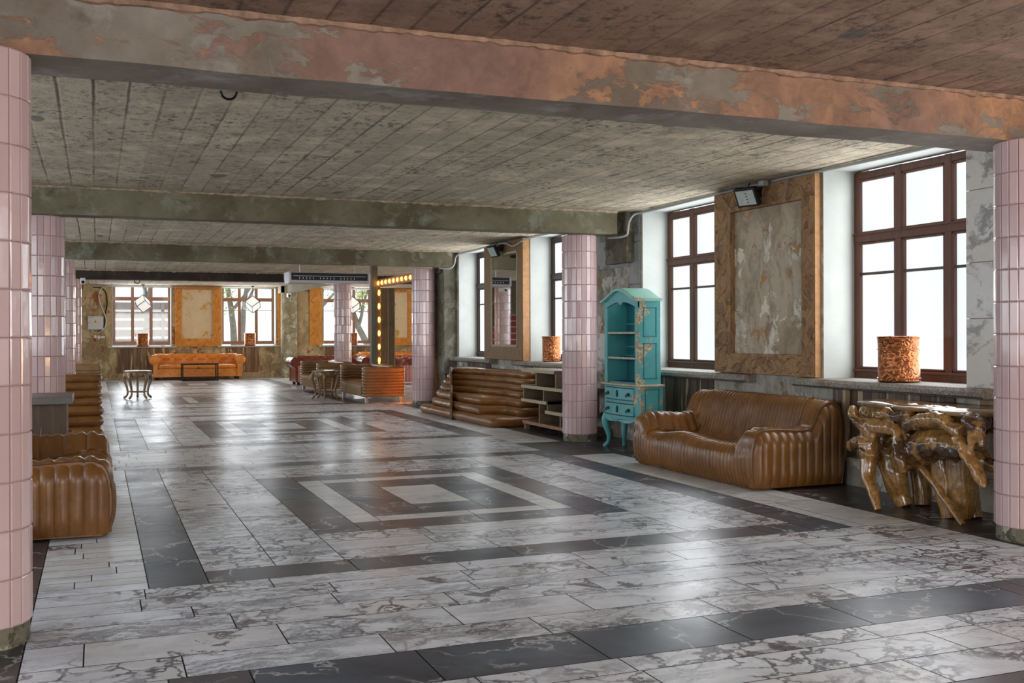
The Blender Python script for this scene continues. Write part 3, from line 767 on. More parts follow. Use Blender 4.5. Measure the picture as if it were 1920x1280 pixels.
# ------------------------------------------------------------------ framed panels and mirror
def mitred(mb, u0, u1, z0, z1, iu0, iu1, iz0, iz1, P, d0, d1, side):
    """one mitred frame board; P(u,z,d) maps to 3d"""
    q = {'b': [(u0, z0), (u1, z0), (iu1, iz0), (iu0, iz0)], 't': [(u1, z1), (u0, z1), (iu0, iz1), (iu1, iz1)],
         'l': [(u0, z1), (u0, z0), (iu0, iz0), (iu0, iz1)], 'r': [(u1, z0), (u1, z1), (iu1, iz1), (iu1, iz0)]}[side]
    mb.add([P(u, z, d0) for u, z in q]+[P(u, z, d1) for u, z in q], [(0, 1, 2, 3), (4, 5, 6, 7), (0, 1, 5, 4), (1, 2, 6, 5), (2, 3, 7, 6), (3, 0, 4, 7)])
def framed(name, label, cat, P, outer, inner, mat, pmat, pname, edge=None, depth=.085):
    r = thing(name, label, cat)
    rr = random.Random(len(label))
    for s in 'btlr':
        m = MB(); mitred(m, *outer, *inner, P, 0, depth, s); fb = m.build('frame_board', mat, r, bevel=.008)
        if 'relief' not in name: continue
        u0, u1, z0, z1 = outer; iu0, iu1, iz0, iz1 = inner
        A, B = {'b': ((u0, z0), (u1, iz0)), 't': ((u0, iz1), (u1, z1)), 'l': ((u0, z0), (iu0, z1)), 'r': ((iu1, z0), (u1, z1))}[s]
        du, dz = B[0]-A[0], B[1]-A[1]; L = max(du, dz); W_ = min(du, dz); m = MB(); q = .1
        while q < L-.1:
            for side in (-1, 1):
                c0 = q+rr.uniform(-.03, .03); w0 = W_*(.5+side*rr.uniform(.02, .16)); ln = rr.uniform(.07, .13); bend = rr.uniform(.25, .5)*W_*side*.8; fl = rr.choice((-1, 1))
                pts = []
                for k in range(5):
                    tt = k/4; a_ = c0+(tt-.5)*ln*2*.8; b_ = min(W_*.9, max(W_*.1, w0+bend*(tt-.5)*fl+bend*.6*(1-(2*tt-1)**2)))
                    pts.append(P(A[0]+(a_ if du > dz else b_), A[1]+(b_ if du > dz else a_), depth-.002))
                m.tube(pts, [.003, .013, .017, .012, .003], 7, 0, 3)
            q += rr.uniform(.13, .19)
        m.build('carving', mat, fb, smooth=60)
    m = MB(); a, b, c_, d = inner
    m.add([P(a-.01, c_-.01, .02), P(b+.01, c_-.01, .02), P(b+.01, d+.01, .02), P(a-.01, d+.01, .02), P(a-.01, c_-.01, .0), P(b+.01, c_-.01, .0), P(b+.01, d+.01, .0), P(a-.01, d+.01, .0)],
          [(0, 1, 2, 3), (7, 6, 5, 4), (0, 4, 5, 1), (1, 5, 6, 2), (2, 6, 7, 3), (3, 7, 4, 0)])
    if pmat is M['mirror']:                          # the glass sits askew in its deep frame
        m.v = [(x-.136*(y-a)/(b-a), y, z) for x, y, z in m.v]
        m.v = [(x+.014, y, z) for x, y, z in m.v]
    m.build(pname, pmat, r)
    if edge:
        m = MB(); u0, u1, z0, z1 = outer
        m.add([P(u0-.012, z0, 0), P(u0-.002, z0, 0), P(u0-.002, z0, depth*.9), P(u0-.012, z0, depth*.9), P(u0-.012, z1, 0), P(u0-.002, z1, 0), P(u0-.002, z1, depth*.9), P(u0-.012, z1, depth*.9)],
              [(0, 1, 2, 3), (4, 5, 6, 7), (0, 1, 5, 4), (1, 2, 6, 5), (2, 3, 7, 6), (3, 0, 4, 7)])
        m.build('edge_board', edge, r)
    return r
PR = lambda u, z, d: (WX-d, u, z)
PF = lambda u, z, d: (u, FY-d, z)
framed('carved_relief', 'large carved oak frame around stained grey plaster, above the ribbed sofa', 'wall panel', PR, (8.93, 10.81, 1.04, 3.16), (9.14, 10.47, 1.27, 2.915), M['carved'], M['plaster_panel'], 'plaster_panel', M['ply'])
mr = framed('framed_mirror', 'tall mirror in a wide plain oak frame between two frosted windows', 'mirror', PR, (16.79, 18.70, 1.035, 3.165), (17.02, 18.30, 1.29, 2.95), M['plain_frame'], M['mirror'], 'mirror_glass', M['ply'], .145)
m = MB()
for (a, b, c_, d) in ((17.0, 17.04, 1.27, 2.97), (18.28, 18.32, 1.27, 2.97), (17.0, 18.32, 1.27, 1.31), (17.0, 18.32, 2.93, 2.97)): m.box(WX-.153, WX-.11, a, b, c_, d)
m.build('inner_moulding', M['shelf_edge'], mr, bevel=.006)
framed('carved_relief', 'amber carved wooden frame around a cream board between two far windows', 'wall panel', PF, (2.5, 4.04, 1.10, 3.18), (2.72, 3.75, 1.38, 3.06), M['carved_far'], M['cream_board'], 'painted_board')
framed('carved_relief', 'amber carved wooden frame around a cream board behind the bulb-lit frame', 'wall panel', PF, (9.6, 11.35, 1.10, 3.18), (9.85, 10.75, 1.38, 3.06), M['carved_far'], M['cream_board'], 'painted_board')

# ------------------------------------------------------------------ ribbed sofa
def ribbed_sofa():
    r = thing('ribbed_sofa', 'low brown leather sofa with vertical ribbed channels below the carved panel', 'sofa', (0, 0, 0), 0, 'ribbed brown leather sofas')
    L, D = 2.42, 1.12; VP = .098
    mid = [(.05, .02), (.015, .06), (-.02, .16), (-.02, .26), (.005, .345), (.045, .385), (.11, .40), (.2, .385), (.34, .355), (.48, .335), (.60, .325), (.665, .335), (.71, .40), (.745, .50), (.775, .60), (.805, .70), (.835, .775), (.875, .815), (.925, .825), (.98, .80), (1.02, .74), (1.045, .60), (1.06, .40), (1.055, .2), (1.03, .02)]
    arm = [(.05, .02), (.015, .06), (-.02, .18), (-.02, .34), (.0, .46), (.04, .535), (.11, .565), (.2, .57), (.34, .565), (.48, .555), (.60, .555), (.665, .57), (.70, .61), (.725, .665), (.75, .72), (.785, .765), (.83, .795), (.875, .81), (.925, .81), (.98, .79), (1.02, .73), (1.045, .60), (1.06, .40), (1.055, .2), (1.03, .02)]
    def cr(P, k=4):
        out = []
        for i in range(len(P)-1):
            a = P[max(i-1, 0)]; b = P[i]; c = P[i+1]; d = P[min(i+2, len(P)-1)]
            for q in range(k):
                t = q/k
                out.append(tuple(.5*(2*b[j]+(c[j]-a[j])*t+(2*a[j]-5*b[j]+4*c[j]-d[j])*t*t+(3*b[j]-a[j]-3*c[j]+d[j])*t**3) for j in (0, 1)))
        return out+[P[-1]]
    A, B = cr(mid), cr(arm); n = len(A)
    # arc parameter for ribs across the arms
    pitch = .062; nr = int(L/pitch); nu = nr*10+1
    sm = lambda x: max(0, min(1, x))**2*(3-2*max(0, min(1, x)))
    verts = []
    inset_end = .03
    for iu in range(nu):
        u = inset_end+(L-2*inset_end)*iu/(nu-1)
        du = min(u, L-u)
        w = 1-sm((du-.16)/.22)
        endr = max(0, 1-du/.10)                       # round off toward the ends
        dip = .014*math.sin(PI*u/L*3)**2
        row = []
        for j in range(n):
            a, b = A[j], B[j]
            v = a[0]*(1-w)+b[0]*w; z = a[1]*(1-w)+b[1]*w
            # front edge of the seat waves gently
            if .0 < v < .6 and .25 < z: z += (1-w)*(.022*math.sin(u/L*4*PI+.6)*math.exp(-((v-.12)/.2)**2) - dip)
            row.append((v, z, w, endr))
        verts.append((u, row))
    P = []
    base = [[Vector((v, u, z)) for v, z, w, er in row] for u, row in verts]
    for i, (u, row) in enumerate(verts):
        ring = []
        for j in range(n):
            v, z, w, er = row[j]
            a = base[i][max(j-1, 0)]; b = base[i][min(j+1, n-1)]
            c_ = base[max(i-2, 0)][j]; d_ = base[min(i+2, nu-1)][j]
            nrm = (b-a).cross(d_-c_).normalized()
            ribu = abs(math.sin(PI*u/pitch))**.42
            ribv = abs(math.sin(PI*(v+.02)/VP))**.5*1.3
            top = w > .14 and z > .36 and v < .70
            k = ribv if top else ribu
            fade = .35 if abs(w-.14) < .05 and z > .36 else 1
            h = .026*k*fade - .012*(1 if abs(w-.14) < .03 and .3 < z and v < .72 else 0)
            wr = .003*mnoise.noise(Vector((u*9, v*9, z*9)))+.007*mnoise.noise(Vector((u*3, v*4, z*4+5)))
            h += wr - .045*er*er
            ring.append(tuple(base[i][j]+nrm*h))
        P.append(ring)
    m = MB()
    vs = [p for rg in P for p in rg]
    fs = [(i*n+j, i*n+j+1, (i+1)*n+j+1, (i+1)*n+j) for i in range(nu-1) for j in range(n-1)]
    fs.append(tuple(range(n))); fs.append(tuple((nu-1)*n+j for j in range(n-1, -1, -1)))
    fs += [((i+1)*n, (i+1)*n+n-1, i*n+n-1, i*n) for i in range(nu-1)]
    m.add(vs, fs); m.build('upholstered_body', M['leather'], r, smooth=50)
    # ribbed side panels closing the ends
    upper = [p for p in B]
    def topz(v):
        best = 0
        for (a, za), (b, zb) in zip(upper, upper[1:]):
            if min(a, b) <= v <= max(a, b) and abs(b-a) > 1e-6:
                best = max(best, za+(zb-za)*(v-a)/(b-a))
        return best
    for side in (0, 1):
        m = MB(); V0, V1 = -.018, 1.058; nvv = 11*10+1; nz = 16; vs = []
        for i in range(nvv):
            v = V0+(V1-V0)*i/(nvv-1); tz = max(.05, topz(max(-.0, min(1.045, v)))-.01)
            fv = min((v-V0), (V1-v))
            for j in range(nz):
                s = j/(nz-1); z = .03+(tz-.03)*s
                rib = abs(math.sin(PI*(v+.02)/VP))**.5
                e = max(0, 1-fv/.12)**2; et = max(0, 1-(tz-z)/.13)**2; eb = max(0, 1-(z-.03)/.12)**2
                o = .043+.022*rib-.075*e-.07*et-.035*eb+.006*mnoise.noise(Vector((v*6, z*6, side*5)))
                vs.append((v, (-o+.03) if side == 0 else (L-.03+o), z))
        fs = [(i*nz+j, (i+1)*nz+j, (i+1)*nz+j+1, i*nz+j+1) for i in range(nvv-1) for j in range(nz-1)]
        m.add(vs, fs)
        o = m.build('side_panel', M['leather'], r, smooth=50)
        pip = MB(); pts = []
        for k in range(0, n, 2):
            v, z = B[k]; pts.append((v, .035 if side == 0 else L-.035, z+.004))
        pip.tube(pts, .0085, 6); pip.build('piping', M['leather_dark'], o, smooth=50)
    return r
rs = ribbed_sofa(); rs.location = (5.80, 8.36, 0)
dup(rs, (.085, 10.72, 0), PI, 'low brown leather sofa with vertical ribbed channels behind the nearest left column')

# ------------------------------------------------------------------ layered roll sofa
def roll_sofa(flush=False):
    r = thing('layered_sofa', '', 'sofa', (0, 0, 0), 0, 'layered brown leather roll sofas')
    lay = [([(0, 0), (0, 1.06), (1.9, 1.10), (3.3, 1.12), (3.72, 1.10), (3.72, .9), (3.6, 0)], 0.0, .165),
           ([(.05, 0), (.05, .58), (.62, .60), (.72, 1.0), (.78, 1.02), (1.9, 1.03), (3.1, 1.0), (3.45, .93), (3.5, .6), (3.45, 0)], .155, .305),
           ([(.1, 0), (.1, .53), (.78, .55), (.90, .90), (.96, .92), (1.9, .93), (3.0, .93), (3.32, .85), (3.4, .5), (3.35, 0)], .295, .445),
           ([(.2, 0), (.2, .46), (1.3, .42), (2.2, .58), (2.6, .86), (2.95, .86), (3.2, .7), (3.25, 0)], .435, .55),
           ([(.24, 0), (.24, .40), (1.3, .36), (2.2, .52), (2.6, .80), (2.9, .80), (3.1, .6), (3.15, 0)], .54, .655),
           ([(.28, 0), (.28, .34), (1.3, .30), (2.2, .46), (2.55, .74), (2.85, .74), (3.0, .5), (3.05, 0)], .645, .76),
           ([(.34, 0), (.34, .28), (1.3, .25), (2.2, .40), (2.5, .68), (2.8, .68), (2.92, .42), (2.95, 0)], .75, .87)]
    if flush:
        lay = [([(max(0.0 if i < 3 else .02, u-.34) if u < .4 else u, v) for u, v in P], z0, z1) for i, (P, z0, z1) in enumerate(lay)]
    lay = [([((1.5+(u-1.5)*(1.07+.045*i) if u > 1.5 else u), v+(.03 if i > 2 and v > 0 else 0)) for u, v in P], z0, z1) for i, (P, z0, z1) in enumerate(lay)]
    names = ['base_layer', 'seat_layer', 'seat_layer', 'back_roll', 'back_roll', 'back_roll', 'back_roll']
    for k, ((P, z0, z1), nm) in enumerate(zip(lay, names)):
        poly = subdiv(chaikin(subdiv([(-v, u) for u, v in P], .22), 3), .05)
        m = MB(); pillow(m, poly, z0, z1, (z1-z0)*.5, .010, k*3.1, 0, .012, True)
        m.build(nm, M['leather'], r, smooth=60)
    m = MB()
    d = Vector((.315, .949)); a = Vector((-1.12, 1.84)); q = Vector((-d.y, d.x))*.022
    pr = [(0, .0), (0, .18), (.18, .32), (.36, .46), (.6, .58), (.85, .82), (1.0, .885), (1.5, .885), (1.5, .0)]
    vs = []
    for s in (-1, 1):
        for t, z in pr:
            p = a+d*t+q*s; vs.append((p.x, p.y, z))
    n = len(pr)
    m.add(vs, [tuple(range(n-1, -1, -1)), tuple(range(n, 2*n))]+[(i, (i+1) % n, n+(i+1) % n, n+i) for i in range(n)])
    m.build('divider_strap', M['leather_dark'], r, bevel=.012)
    return r
ls = roll_sofa(); ls.location = (6.90, 15.62, 0); ls['label'] = 'layered brown leather roll sofa below the wall mirror'
ls2 = roll_sofa(True); ls2.location = (.10, 16.98, 0); ls2.rotation_euler = (0, 0, PI/2); ls2.scale = (1, 1, 1.06); ls2['label'] = 'layered brown leather roll sofa between the left columns, facing the camera'

# ------------------------------------------------------------------ club sofa with horizontal channels
def channel_body(mb, poly, z0, z1, n, d=.016, r=.05):
    zi = []; h = (z1-z0-r)/n
    zi.append((z0, .02))
    for k in range(n):
        for q in range(6):
            t = q/6; zi.append((z0+h*(k+t), d*(1-math.sin(PI*t)**.5)))
    for k in range(5): a = PI/2*k/4; zi.append((z1-r+r*math.sin(a), r*.8*(1-math.cos(a))))
    zi.append((z1+.004, r*.8+.03))
    return stack(mb, poly, zi, 0, .004)
def club_sofa():
    r = thing('club_sofa', '', 'sofa', (0, 0, 0), 0, 'horizontally channelled club sofas')
    L, D, H = 2.45, .95, .78
    for y0, y1 in ((0, .24), (L-.24, L)):
        m = MB(); channel_body(m, subdiv(rrect(0, D, y0, y1, .07, 4), .1), .13, H, 9); m.build('armrest', M['leather_club'], r, smooth=50)
    m = MB(); channel_body(m, subdiv(rrect(D-.24, D, .2, L-.2, .07, 4), .1), .13, H+.02, 9); m.build('backrest', M['leather_club'], r, smooth=50)
    nu = 141
    prof = [(.03, .13), (.015, .2), (.01, .33), (.03, .40), (.07, .435), (.2, .45), (.45, .44), (.74, .42)]
    rsx = []
    for i in range(nu):
        y = .23+(L-.46)*i/(nu-1); k = 1-abs(math.cos(PI*y/.09))**3
        rg = [(v-.012*k*(1 if v < .06 else 0), y, z+.012*k*(1 if z > .39 else 0)) for v, z in prof]+[(.74, y, .14)]
        rsx.append(rg)
    m = MB(); m.rings(rsx); m.build('seat', M['leather_club'], r, smooth=45)
    for x in (.09, D-.09):
        for y in (.1, L-.1):
            m = MB(); m.box(x-.035, x+.035, y-.035, y+.035, 0, .135); m.build('leg', M['steel'], r, bevel=.006)
    return r
cs = club_sofa(); cs.location = (5.42, 22.45, 0); cs['label'] = 'tan club sofa with horizontal channels lit orange by the bulb frame'
dup(cs, (5.15, 26.2, 0), 0, 'tan club sofa with horizontal channels behind the carved table on the right')
dup(cs, (.10, 26.2, 0), PI, 'dark club sofa with horizontal channels beyond the left columns')
bpy.data.objects['club_sofa.002'].location = (.11, 29.0, 0)

# ------------------------------------------------------------------ chesterfields
def chesterfield(mat, W=3.1, label='', plinthmat=None):
    r = thing('chesterfield_sofa', label, 'sofa', (0, 0, 0), 0, 'buttoned chesterfield sofas')
    D = .95
    b = MB(); stack(b, subdiv(rrect(.16, W-.16, .06, D-.04, .03, 3), .1), [(.09, .02), (.10, 0), (.36, 0), (.37, .02)])
    base = b.build('base', mat, r, smooth=50)
    bm_ = MB(); bm_.sphere((0, 0, 0), .016, 8, 5)
    b0 = bm_.build('button', M['button'], base, smooth=60)
    def button(par, p, first=[True]):
        o = b0 if first[0] else b0.copy()
        if not first[0]: COL.objects.link(o)
        first[0] = False; o.parent = par; o.location = p
    for i in range(16): button(base, (.34+(W-.68)*i/15, .06, .19+.09*(i % 2)))
    for a, c_ in ((.27, W/2-.005), (W/2+.005, W-.27)):
        m = MB(); pillow(m, subdiv(rrect(a, c_, .04, .72, .06, 4), .08), .365, .50, .06, .01, a); m.build('seat_cushion', mat, r, smooth=60)
    # back: tufted roll
    pr = [(.70, .36), (.69, .50), (.69, .62), (.68, .70), (.67, .77), (.685, .825), (.73, .85), (.79, .845), (.85, .81), (.88, .74), (.88, .6), (.9, .36)]
    def tuft(u, s):
        a = u/.19; q = s*3.2
        return .030*(abs(math.sin(PI*(a+q)/2))*abs(math.sin(PI*(a-q)/2)))**.45
    nu, ns = 121, 34; rsx = []
    for i in range(nu):
        x = .2+(W-.4)*i/(nu-1); rg = []
        for j in range(ns):
            f = j/(ns-1)*(len(pr)-1); k = min(int(f), len(pr)-2); t = f-k
            y = pr[k][0]*(1-t)+pr[k+1][0]*t; z = pr[k][1]*(1-t)+pr[k+1][1]*t
            dy = pr[k+1][0]-pr[k][0]; dz = pr[k+1][1]-pr[k][1]; q = math.hypot(dy, dz)
            h = tuft(x, j/(ns-1)*1.9)
            rg.append((x, y-dz/q*h, z+dy/q*h))
        rsx.append(rg)
    m = MB(); m.rings(rsx); back = m.build('backrest', mat, r, smooth=60)
    for k, (y, z) in enumerate(((.668, .55), (.648, .66), (.652, .775))):
        for i in range(14):
            x = .39+.19*i+(.095 if k % 2 else 0)
            if x < W-.33: button(back, (x, y, z))
    for s in (0, 1):
        sx = lambda x: x if s == 0 else W-x
        cx, cz, R = .155, .665, .155
        prof = [(.27, .10), (.27, .50)]+[(cx+R*math.cos(a), cz+R*math.sin(a)) for a in [math.radians(-30+q*15) for q in range(0, 17)]]+[(.14, .50), (.14, .10)]
        nd = 40; rsx = []
        for i in range(nd):
            y = .03+(D-.05)*i/(nd-1); rg = []
            for x, z in prof:
                h = 0
                if z > .52: h = tuft(y+.05, math.atan2(z-cz, x-cx)*.33)*.7
                dx, dz = x-cx, z-cz; q = math.hypot(dx, dz) or 1
                rg.append((sx(x+dx/q*h), y, z+dz/q*h))
            rsx.append(rg)
        m = MB(); m.rings(rsx); arm = m.build('armrest', mat, r, smooth=50)
        m = MB()
        rg0 = [(sx(cx+(R+.012)*math.cos(a)), .0, cz+(R+.012)*math.sin(a)) for a in [2*PI*k/24 for k in range(24)]]
        rg1 = [(x, .045, z) for x, _, z in rg0]; rgc = [(sx(cx)+(x-sx(cx))*.8, -.02, cz+(z-cz)*.8) for x, _, z in rg0]
        m.rings([rgc, rg0, rg1]); m.box(min(sx(.12), sx(.26)), max(sx(.12), sx(.26)), -.005, .045, .10, .60)
        m.build('arm_front', mat, arm, smooth=40)
        for y in (.1, D-.12):
            m = MB(); m.lathe([(.032, 0), (.045, .03), (.04, .10)], 12, (sx(.24), y, 0)); m.build('foot', M['iron'], r, smooth=40)
    return r
cf = chesterfield(M['leather_orange'], 3.1, 'bright orange buttoned chesterfield sofa below the cream panel'); cf.location = (1.62, 36.55, 0)
dup(cf, (8.62, 36.55, 0), 0, 'bright orange buttoned chesterfield sofa behind the bulb-lit frame at far right')
cr_ = chesterfield(M['leather_red'], 2.3, 'oxblood red buttoned chesterfield in front of the plaster column, back turned'); cr_.location = (7.62, 32.0, 0); cr_.rotation_euler = (0, 0, PI)
m = MB()
for i in range(20): m.box(.2+.095*i, .285+.095*i, .88, .935, .1, .58)
m.build('pleated_back_panel', M['leather_rose'], cr_, bevel=.012)
dup(cr_, (9.5, 31.0, 0), PI, 'oxblood red buttoned chesterfield behind the column and bulb-lit frame')

# ------------------------------------------------------------------ carved tables
def carved_table():
    r = thing('carved_table', '', 'side table', (0, 0, 0), 0, 'round carved side tables')
    m = MB(); m.lathe([(.295, .625), (.31, .632), (.315, .65), (.31, .662), (.30, .664)], 40); m.build('tabletop', M['table_wood'], r, smooth=40)
    m = MB(); m.lathe([(.282, .6645), (.284, .668), (.278, .670)], 40); m.build('stone_inlay', M['table_top'], r, smooth=40)
    m = MB(); n = 80
    rsx = [[((q+.012*math.cos(10*2*PI*j/n))*math.cos(2*PI*j/n), (q+.012*math.cos(10*2*PI*j/n))*math.sin(2*PI*j/n), z-(.03*abs(math.sin(5*PI*j/n*2/2)) if k == 0 else 0)) for j in range(n)] for k, (q, z) in enumerate(((.25, .535), (.285, .56), (.275, .625)))]
    m.rings(rsx); m.build('apron', M['table_wood'], r, smooth=50)
    for k in range(5):
        a = 2*PI*k/5+.3; ca, sa = math.cos(a), math.sin(a)
        m = MB(); pts = [(.27, .60), (.315, .52), (.30, .42), (.255, .28), (.235, .17), (.25, .09), (.295, .045), (.325, .022)]
        m.tube([(q*ca, q*sa, z) for q, z in pts], [.04, .045, .036, .027, .022, .024, .030, .022], 10, 0, 4)
        m.build('leg', M['table_wood'], r, smooth=50)
    m = MB(); m.tube([(.235*math.cos(2*PI*k/5+.3), .235*math.sin(2*PI*k/5+.3), .17) for k in (0, 1, 2, 3, 4, 0)], .011, 8); m.build('stretcher', M['table_wood'], r, smooth=50)
    return r
ct = carved_table(); ct.location = (.90, 26.15, 0); ct['label'] = 'round carved wooden side table standing alone on the left of the open floor'
dup(ct, (4.96, 24.3, 0), .4, 'round carved wooden side table in front of the tan club sofa')

# ------------------------------------------------------------------ black coffee table
def coffee_table():
    r = thing('coffee_table', '', 'coffee table', (0, 0, 0), 0, 'metal framed coffee tables')
    W, D, H = 1.1, .62, .57; t = .018
    for y in (0, D):
        m = MB()
        for x in (0, W): m.box(x-t, x+t, y-t, y+t, 0, H-.02)
        m.box(-t, W+t, y-t, y+t, 0, 2*t); m.box(-t, W+t, y-t, y+t, H-.045, H-.02); m.build('frame', M['iron'], r, bevel=.003, seg=1)
    m = MB(); m.box(-t, W+t, -t, D+t, H-.02, H); m.build('tabletop', M['iron'], r, bevel=.004)
    m = MB()
    for x in (0, W): m.box(x-t, x+t, t, D-t, 0, 2*t)
    m.build('stretcher', M['iron'], r)
    return r
cft = coffee_table(); cft.location = (2.60, 35.5, 0); cft['label'] = 'black metal framed coffee table in front of the orange chesterfield'
cft2 = dup(cft, (9.0, 33.4, 0), 0, 'silver topped coffee table seen between the bulb-lit frame and third column', (1.3, 1, 1.15))
for ch in cft2.children:
    if ch.name.startswith('tabletop'):
        ch.data = ch.data.copy(); ch.data.materials[0] = M['table_top']

# ------------------------------------------------------------------ stepped shelf
def stepped_shelf():
    r = thing('stepped_shelf', '', 'shelf', (0, 0, 0), 0, 'stepped wooden shelves')
    def board(y0, y1, z, x0=0, x1=.62, t=.05, edge=M['shelf_edge'], nm='shelf_board'):
        m = MB(); m.box(x0+.012, x1, y0, y1, z-t, z); o = m.build(nm, M['shelf_wood'], r, bevel=.004)
        m = MB(); m.box(x0, x0+.012, y0, y1, z-t, z); m.build('edge_strip', edge, o, bevel=.002, seg=1)
    board(.55, 2.1, .955); board(0, 2.1, .70); board(.9, 2.1, .485); board(0, .95, .35)
    board(0, 2.1, .135, .02, .62, .05, M['shelf_base'])
    for (y, z0, z1) in ((1.45, .70, .905), (.55, .70, .905), (1.3, .135, .435), (.35, .135, .30), (2.07, .485, .65), (1.1, .485, .65), (.925, .30, .485), (.15, .35, .65)):
        m = MB(); m.box(.03, .58, y-.025, y+.025, z0, z1); m.build('divider', M['shelf_wood'], r, bevel=.004)
    for y in (.1, 2.0):
        for x in (.06, .56):
            m = MB(); m.box(x-.035, x+.035, y-.05, y+.05, 0, .085); m.build('foot', M['shelf_wood'], r, bevel=.004)
    return r
sh = stepped_shelf(); sh.scale = (1, .82, 1); sh.location = (6.27, 13.68, 0); sh['label'] = 'stepped wooden shelf unit behind the second column on the right'
m = None

# left shelf behind the nearest column
r = thing('stepped_shelf', 'brown wooden shelf with a grey slab top between the left columns', 'shelf', (-.9, 12.0, 0), 0, 'stepped wooden shelves')
m = MB(); m.box(0, .66, 0, 1.0, .77, .85); m.build('slab_top', plain('grey_slab', (.12, .11, .10), .4, 0, .2), r, bevel=.012)
m = MB(); m.box(.05, .60, .06, .95, .42, .77); m.build('box_section', M['planks'], r, bevel=.006)
m = MB(); m.box(0, .64, .0, 1.0, .37, .42); m.build('shelf_board', M['shelf_wood'], r, bevel=.006)
for y in (.12, .88):
    m = MB(); m.box(.08, .5, y-.03, y+.03, 0, .37); m.build('divider', M['shelf_wood'], r, bevel=.004)

# ------------------------------------------------------------------ teal cabinet
def teal_cabinet():
    # local: front faces -x, y = 0 near side .. W far side
    r = thing('teal_cabinet', 'worn teal painted display cabinet with open shelves and two drawers', 'cabinet', (6.28, 11.56, 0))
    W, D = 1.0, .36; zc0, zc1 = .40, .86; zt = 1.93
    T = M['teal']
    # lower chest with bowed front
    def bow(y): return -.05*math.sin(PI*(y/W))**.8 if 0 < y < W else 0
    n = 24; ysn = [W*i/n for i in range(n+1)]
    poly = [(bow(y)+.04, y) for y in ysn]+[(D, W), (D, 0)]
    m = MB(); m.prism(poly, 'z', zc0, zc1-.03); m.build('chest_case', T, r, bevel=.004, seg=1)
    ov = [(bow(y)+.0-.0, -.025+(W+.05)*y/W) for y in ysn]+[(D+.01, W+.025), (D+.01, -.025)]
    m = MB(); stack(m, ov, [(zc1-.03, .012), (zc1-.02, 0), (zc1-.008, 0), (zc1, .01)]); m.build('waist_moulding', M['shelf_lip'], r, smooth=40)
    # drawers
    for z0, z1 in ((.655, .80), (.455, .60)):
        pl = [(bow(y)+.018, y) for y in ysn if .09 <= y <= W-.09]; pl2 = [(x+.03, y) for x, y in reversed(pl)]
        m = MB(); m.prism(pl+pl2, 'z', z0, z1); d = m.build('drawer', T, r, bevel=.006)
        m = MB()
        for zz in (z0-.008, z1+.002):
            m.prism([(x-.004, y) for x, y in pl]+[(x+.02, y) for x, y in pl2], 'z', zz, zz+.007)
        m.build('groove_line', M['iron'], d)
        for y in (.22, W-.22):
            m = MB(); zz = (z0+z1)/2; x = bow(y)+.012
            m.box(x-.006, x+.008, y-.022, y+.022, zz-.018, zz+.022); m.tube([(x-.01, y-.03, zz+.004), (x-.026, y-.02, zz-.02), (x-.028, y, zz-.028), (x-.026, y+.02, zz-.02), (x-.01, y+.03, zz+.004)], .006, 6)
            m.build('pull_handle', M['iron'], d, smooth=40)
        m = MB(); x = bow(W/2)+.012; zz = (z0+z1)/2
        m.prism([(W/2-.012, zz-.04), (W/2+.012, zz-.04), (W/2+.02, zz), (W/2+.01, zz+.045), (W/2-.01, zz+.045), (W/2-.02, zz)], 'x', x-.006, x+.004); m.build('keyhole_plate', M['iron'], d)
    # scalloped apron
    ap = []
    for i in range(41):
        y = .06+(W-.12)*i/40; s = (y-.06)/(W-.12)
        ap.append((y, .415-.055*abs(math.sin(PI*s*2.0))**.7-.03*math.exp(-((s-.5)/.08)**2)))
    poly = [(.06, .45)]+ap+[(W-.06, .45)]
    m = MB(); vs = [(bow(y)+.022, y, z) for y, z in poly]+[(bow(y)+.045, y, z) for y, z in poly]; k = len(poly)
    m.add(vs, [tuple(range(k-1, -1, -1)), tuple(range(k, 2*k))]+[(i, (i+1) % k, k+(i+1) % k, k+i) for i in range(k)]); m.build('apron', T, r)
    # cabriole legs
    for x, y, sx, sy in ((.055, .055, -1, -1), (.055, W-.055, -1, 1), (D-.05, .055, 1, -1), (D-.05, W-.055, 1, 1)):
        m = MB(); q = .5 if x > .1 else 1
        m.tube([(x, y, .44), (x+sx*.02*q, y+sy*.02, .36), (x+sx*.012*q, y+sy*.012, .27), (x-sx*.012, y-sy*.012, .16), (x-sx*.008, y-sy*.008, .07), (x+sx*.02*q, y+sy*.02, .02), (x+sx*.03*q, y+sy*.03, .0)],
               [.055, .056, .046, .034, .026, .030, .034], 10, 0, 4); m.build('leg', T, r, smooth=50)
    # upper case
    a, b = .04, W-.04; fx = .03
    for y0, y1 in ((a, a+.03), (b-.03, b)):
        m = MB(); m.box(fx, D-.01, y0, y1, zc1, zt); sp = m.build('side_panel', T, r, bevel=.004, seg=1)
        yo = y0-.004 if y0 == a else y1; yi = yo+.004
        m = MB()
        for z0, z1 in ((zc1+.07, zc1+.52), (zc1+.60, zt-.10)):
            X0, X1 = fx+.07, D-.07
            for (p0, p1, q0, q1) in ((X0, X1, z0, z0+.012), (X0, X1, z1-.012, z1), (X0, X0+.012, z0, z1), (X1-.012, X1, z0, z1)): m.box(p0, p1, yo, yi, q0, q1)
        m.build('panel_moulding', M['teal_in'], sp)
    m = MB()                                        # panel line on the chest side
    for (p0, p1, q0, q1) in ((.1, D-.06, .45, .462), (.1, D-.06, .79, .802), (.1, .112, .45, .80), (D-.072, D-.06, .45, .80)): m.box(p0, p1, -.004, 0, q0, q1)
    m.build('panel_moulding', M['teal_in'], r)
    m = MB(); m.box(D-.025, D-.005, a+.03, b-.03, zc1, zt); bp = m.build('back_panel', M['teal_in'], r)
    m = MB()
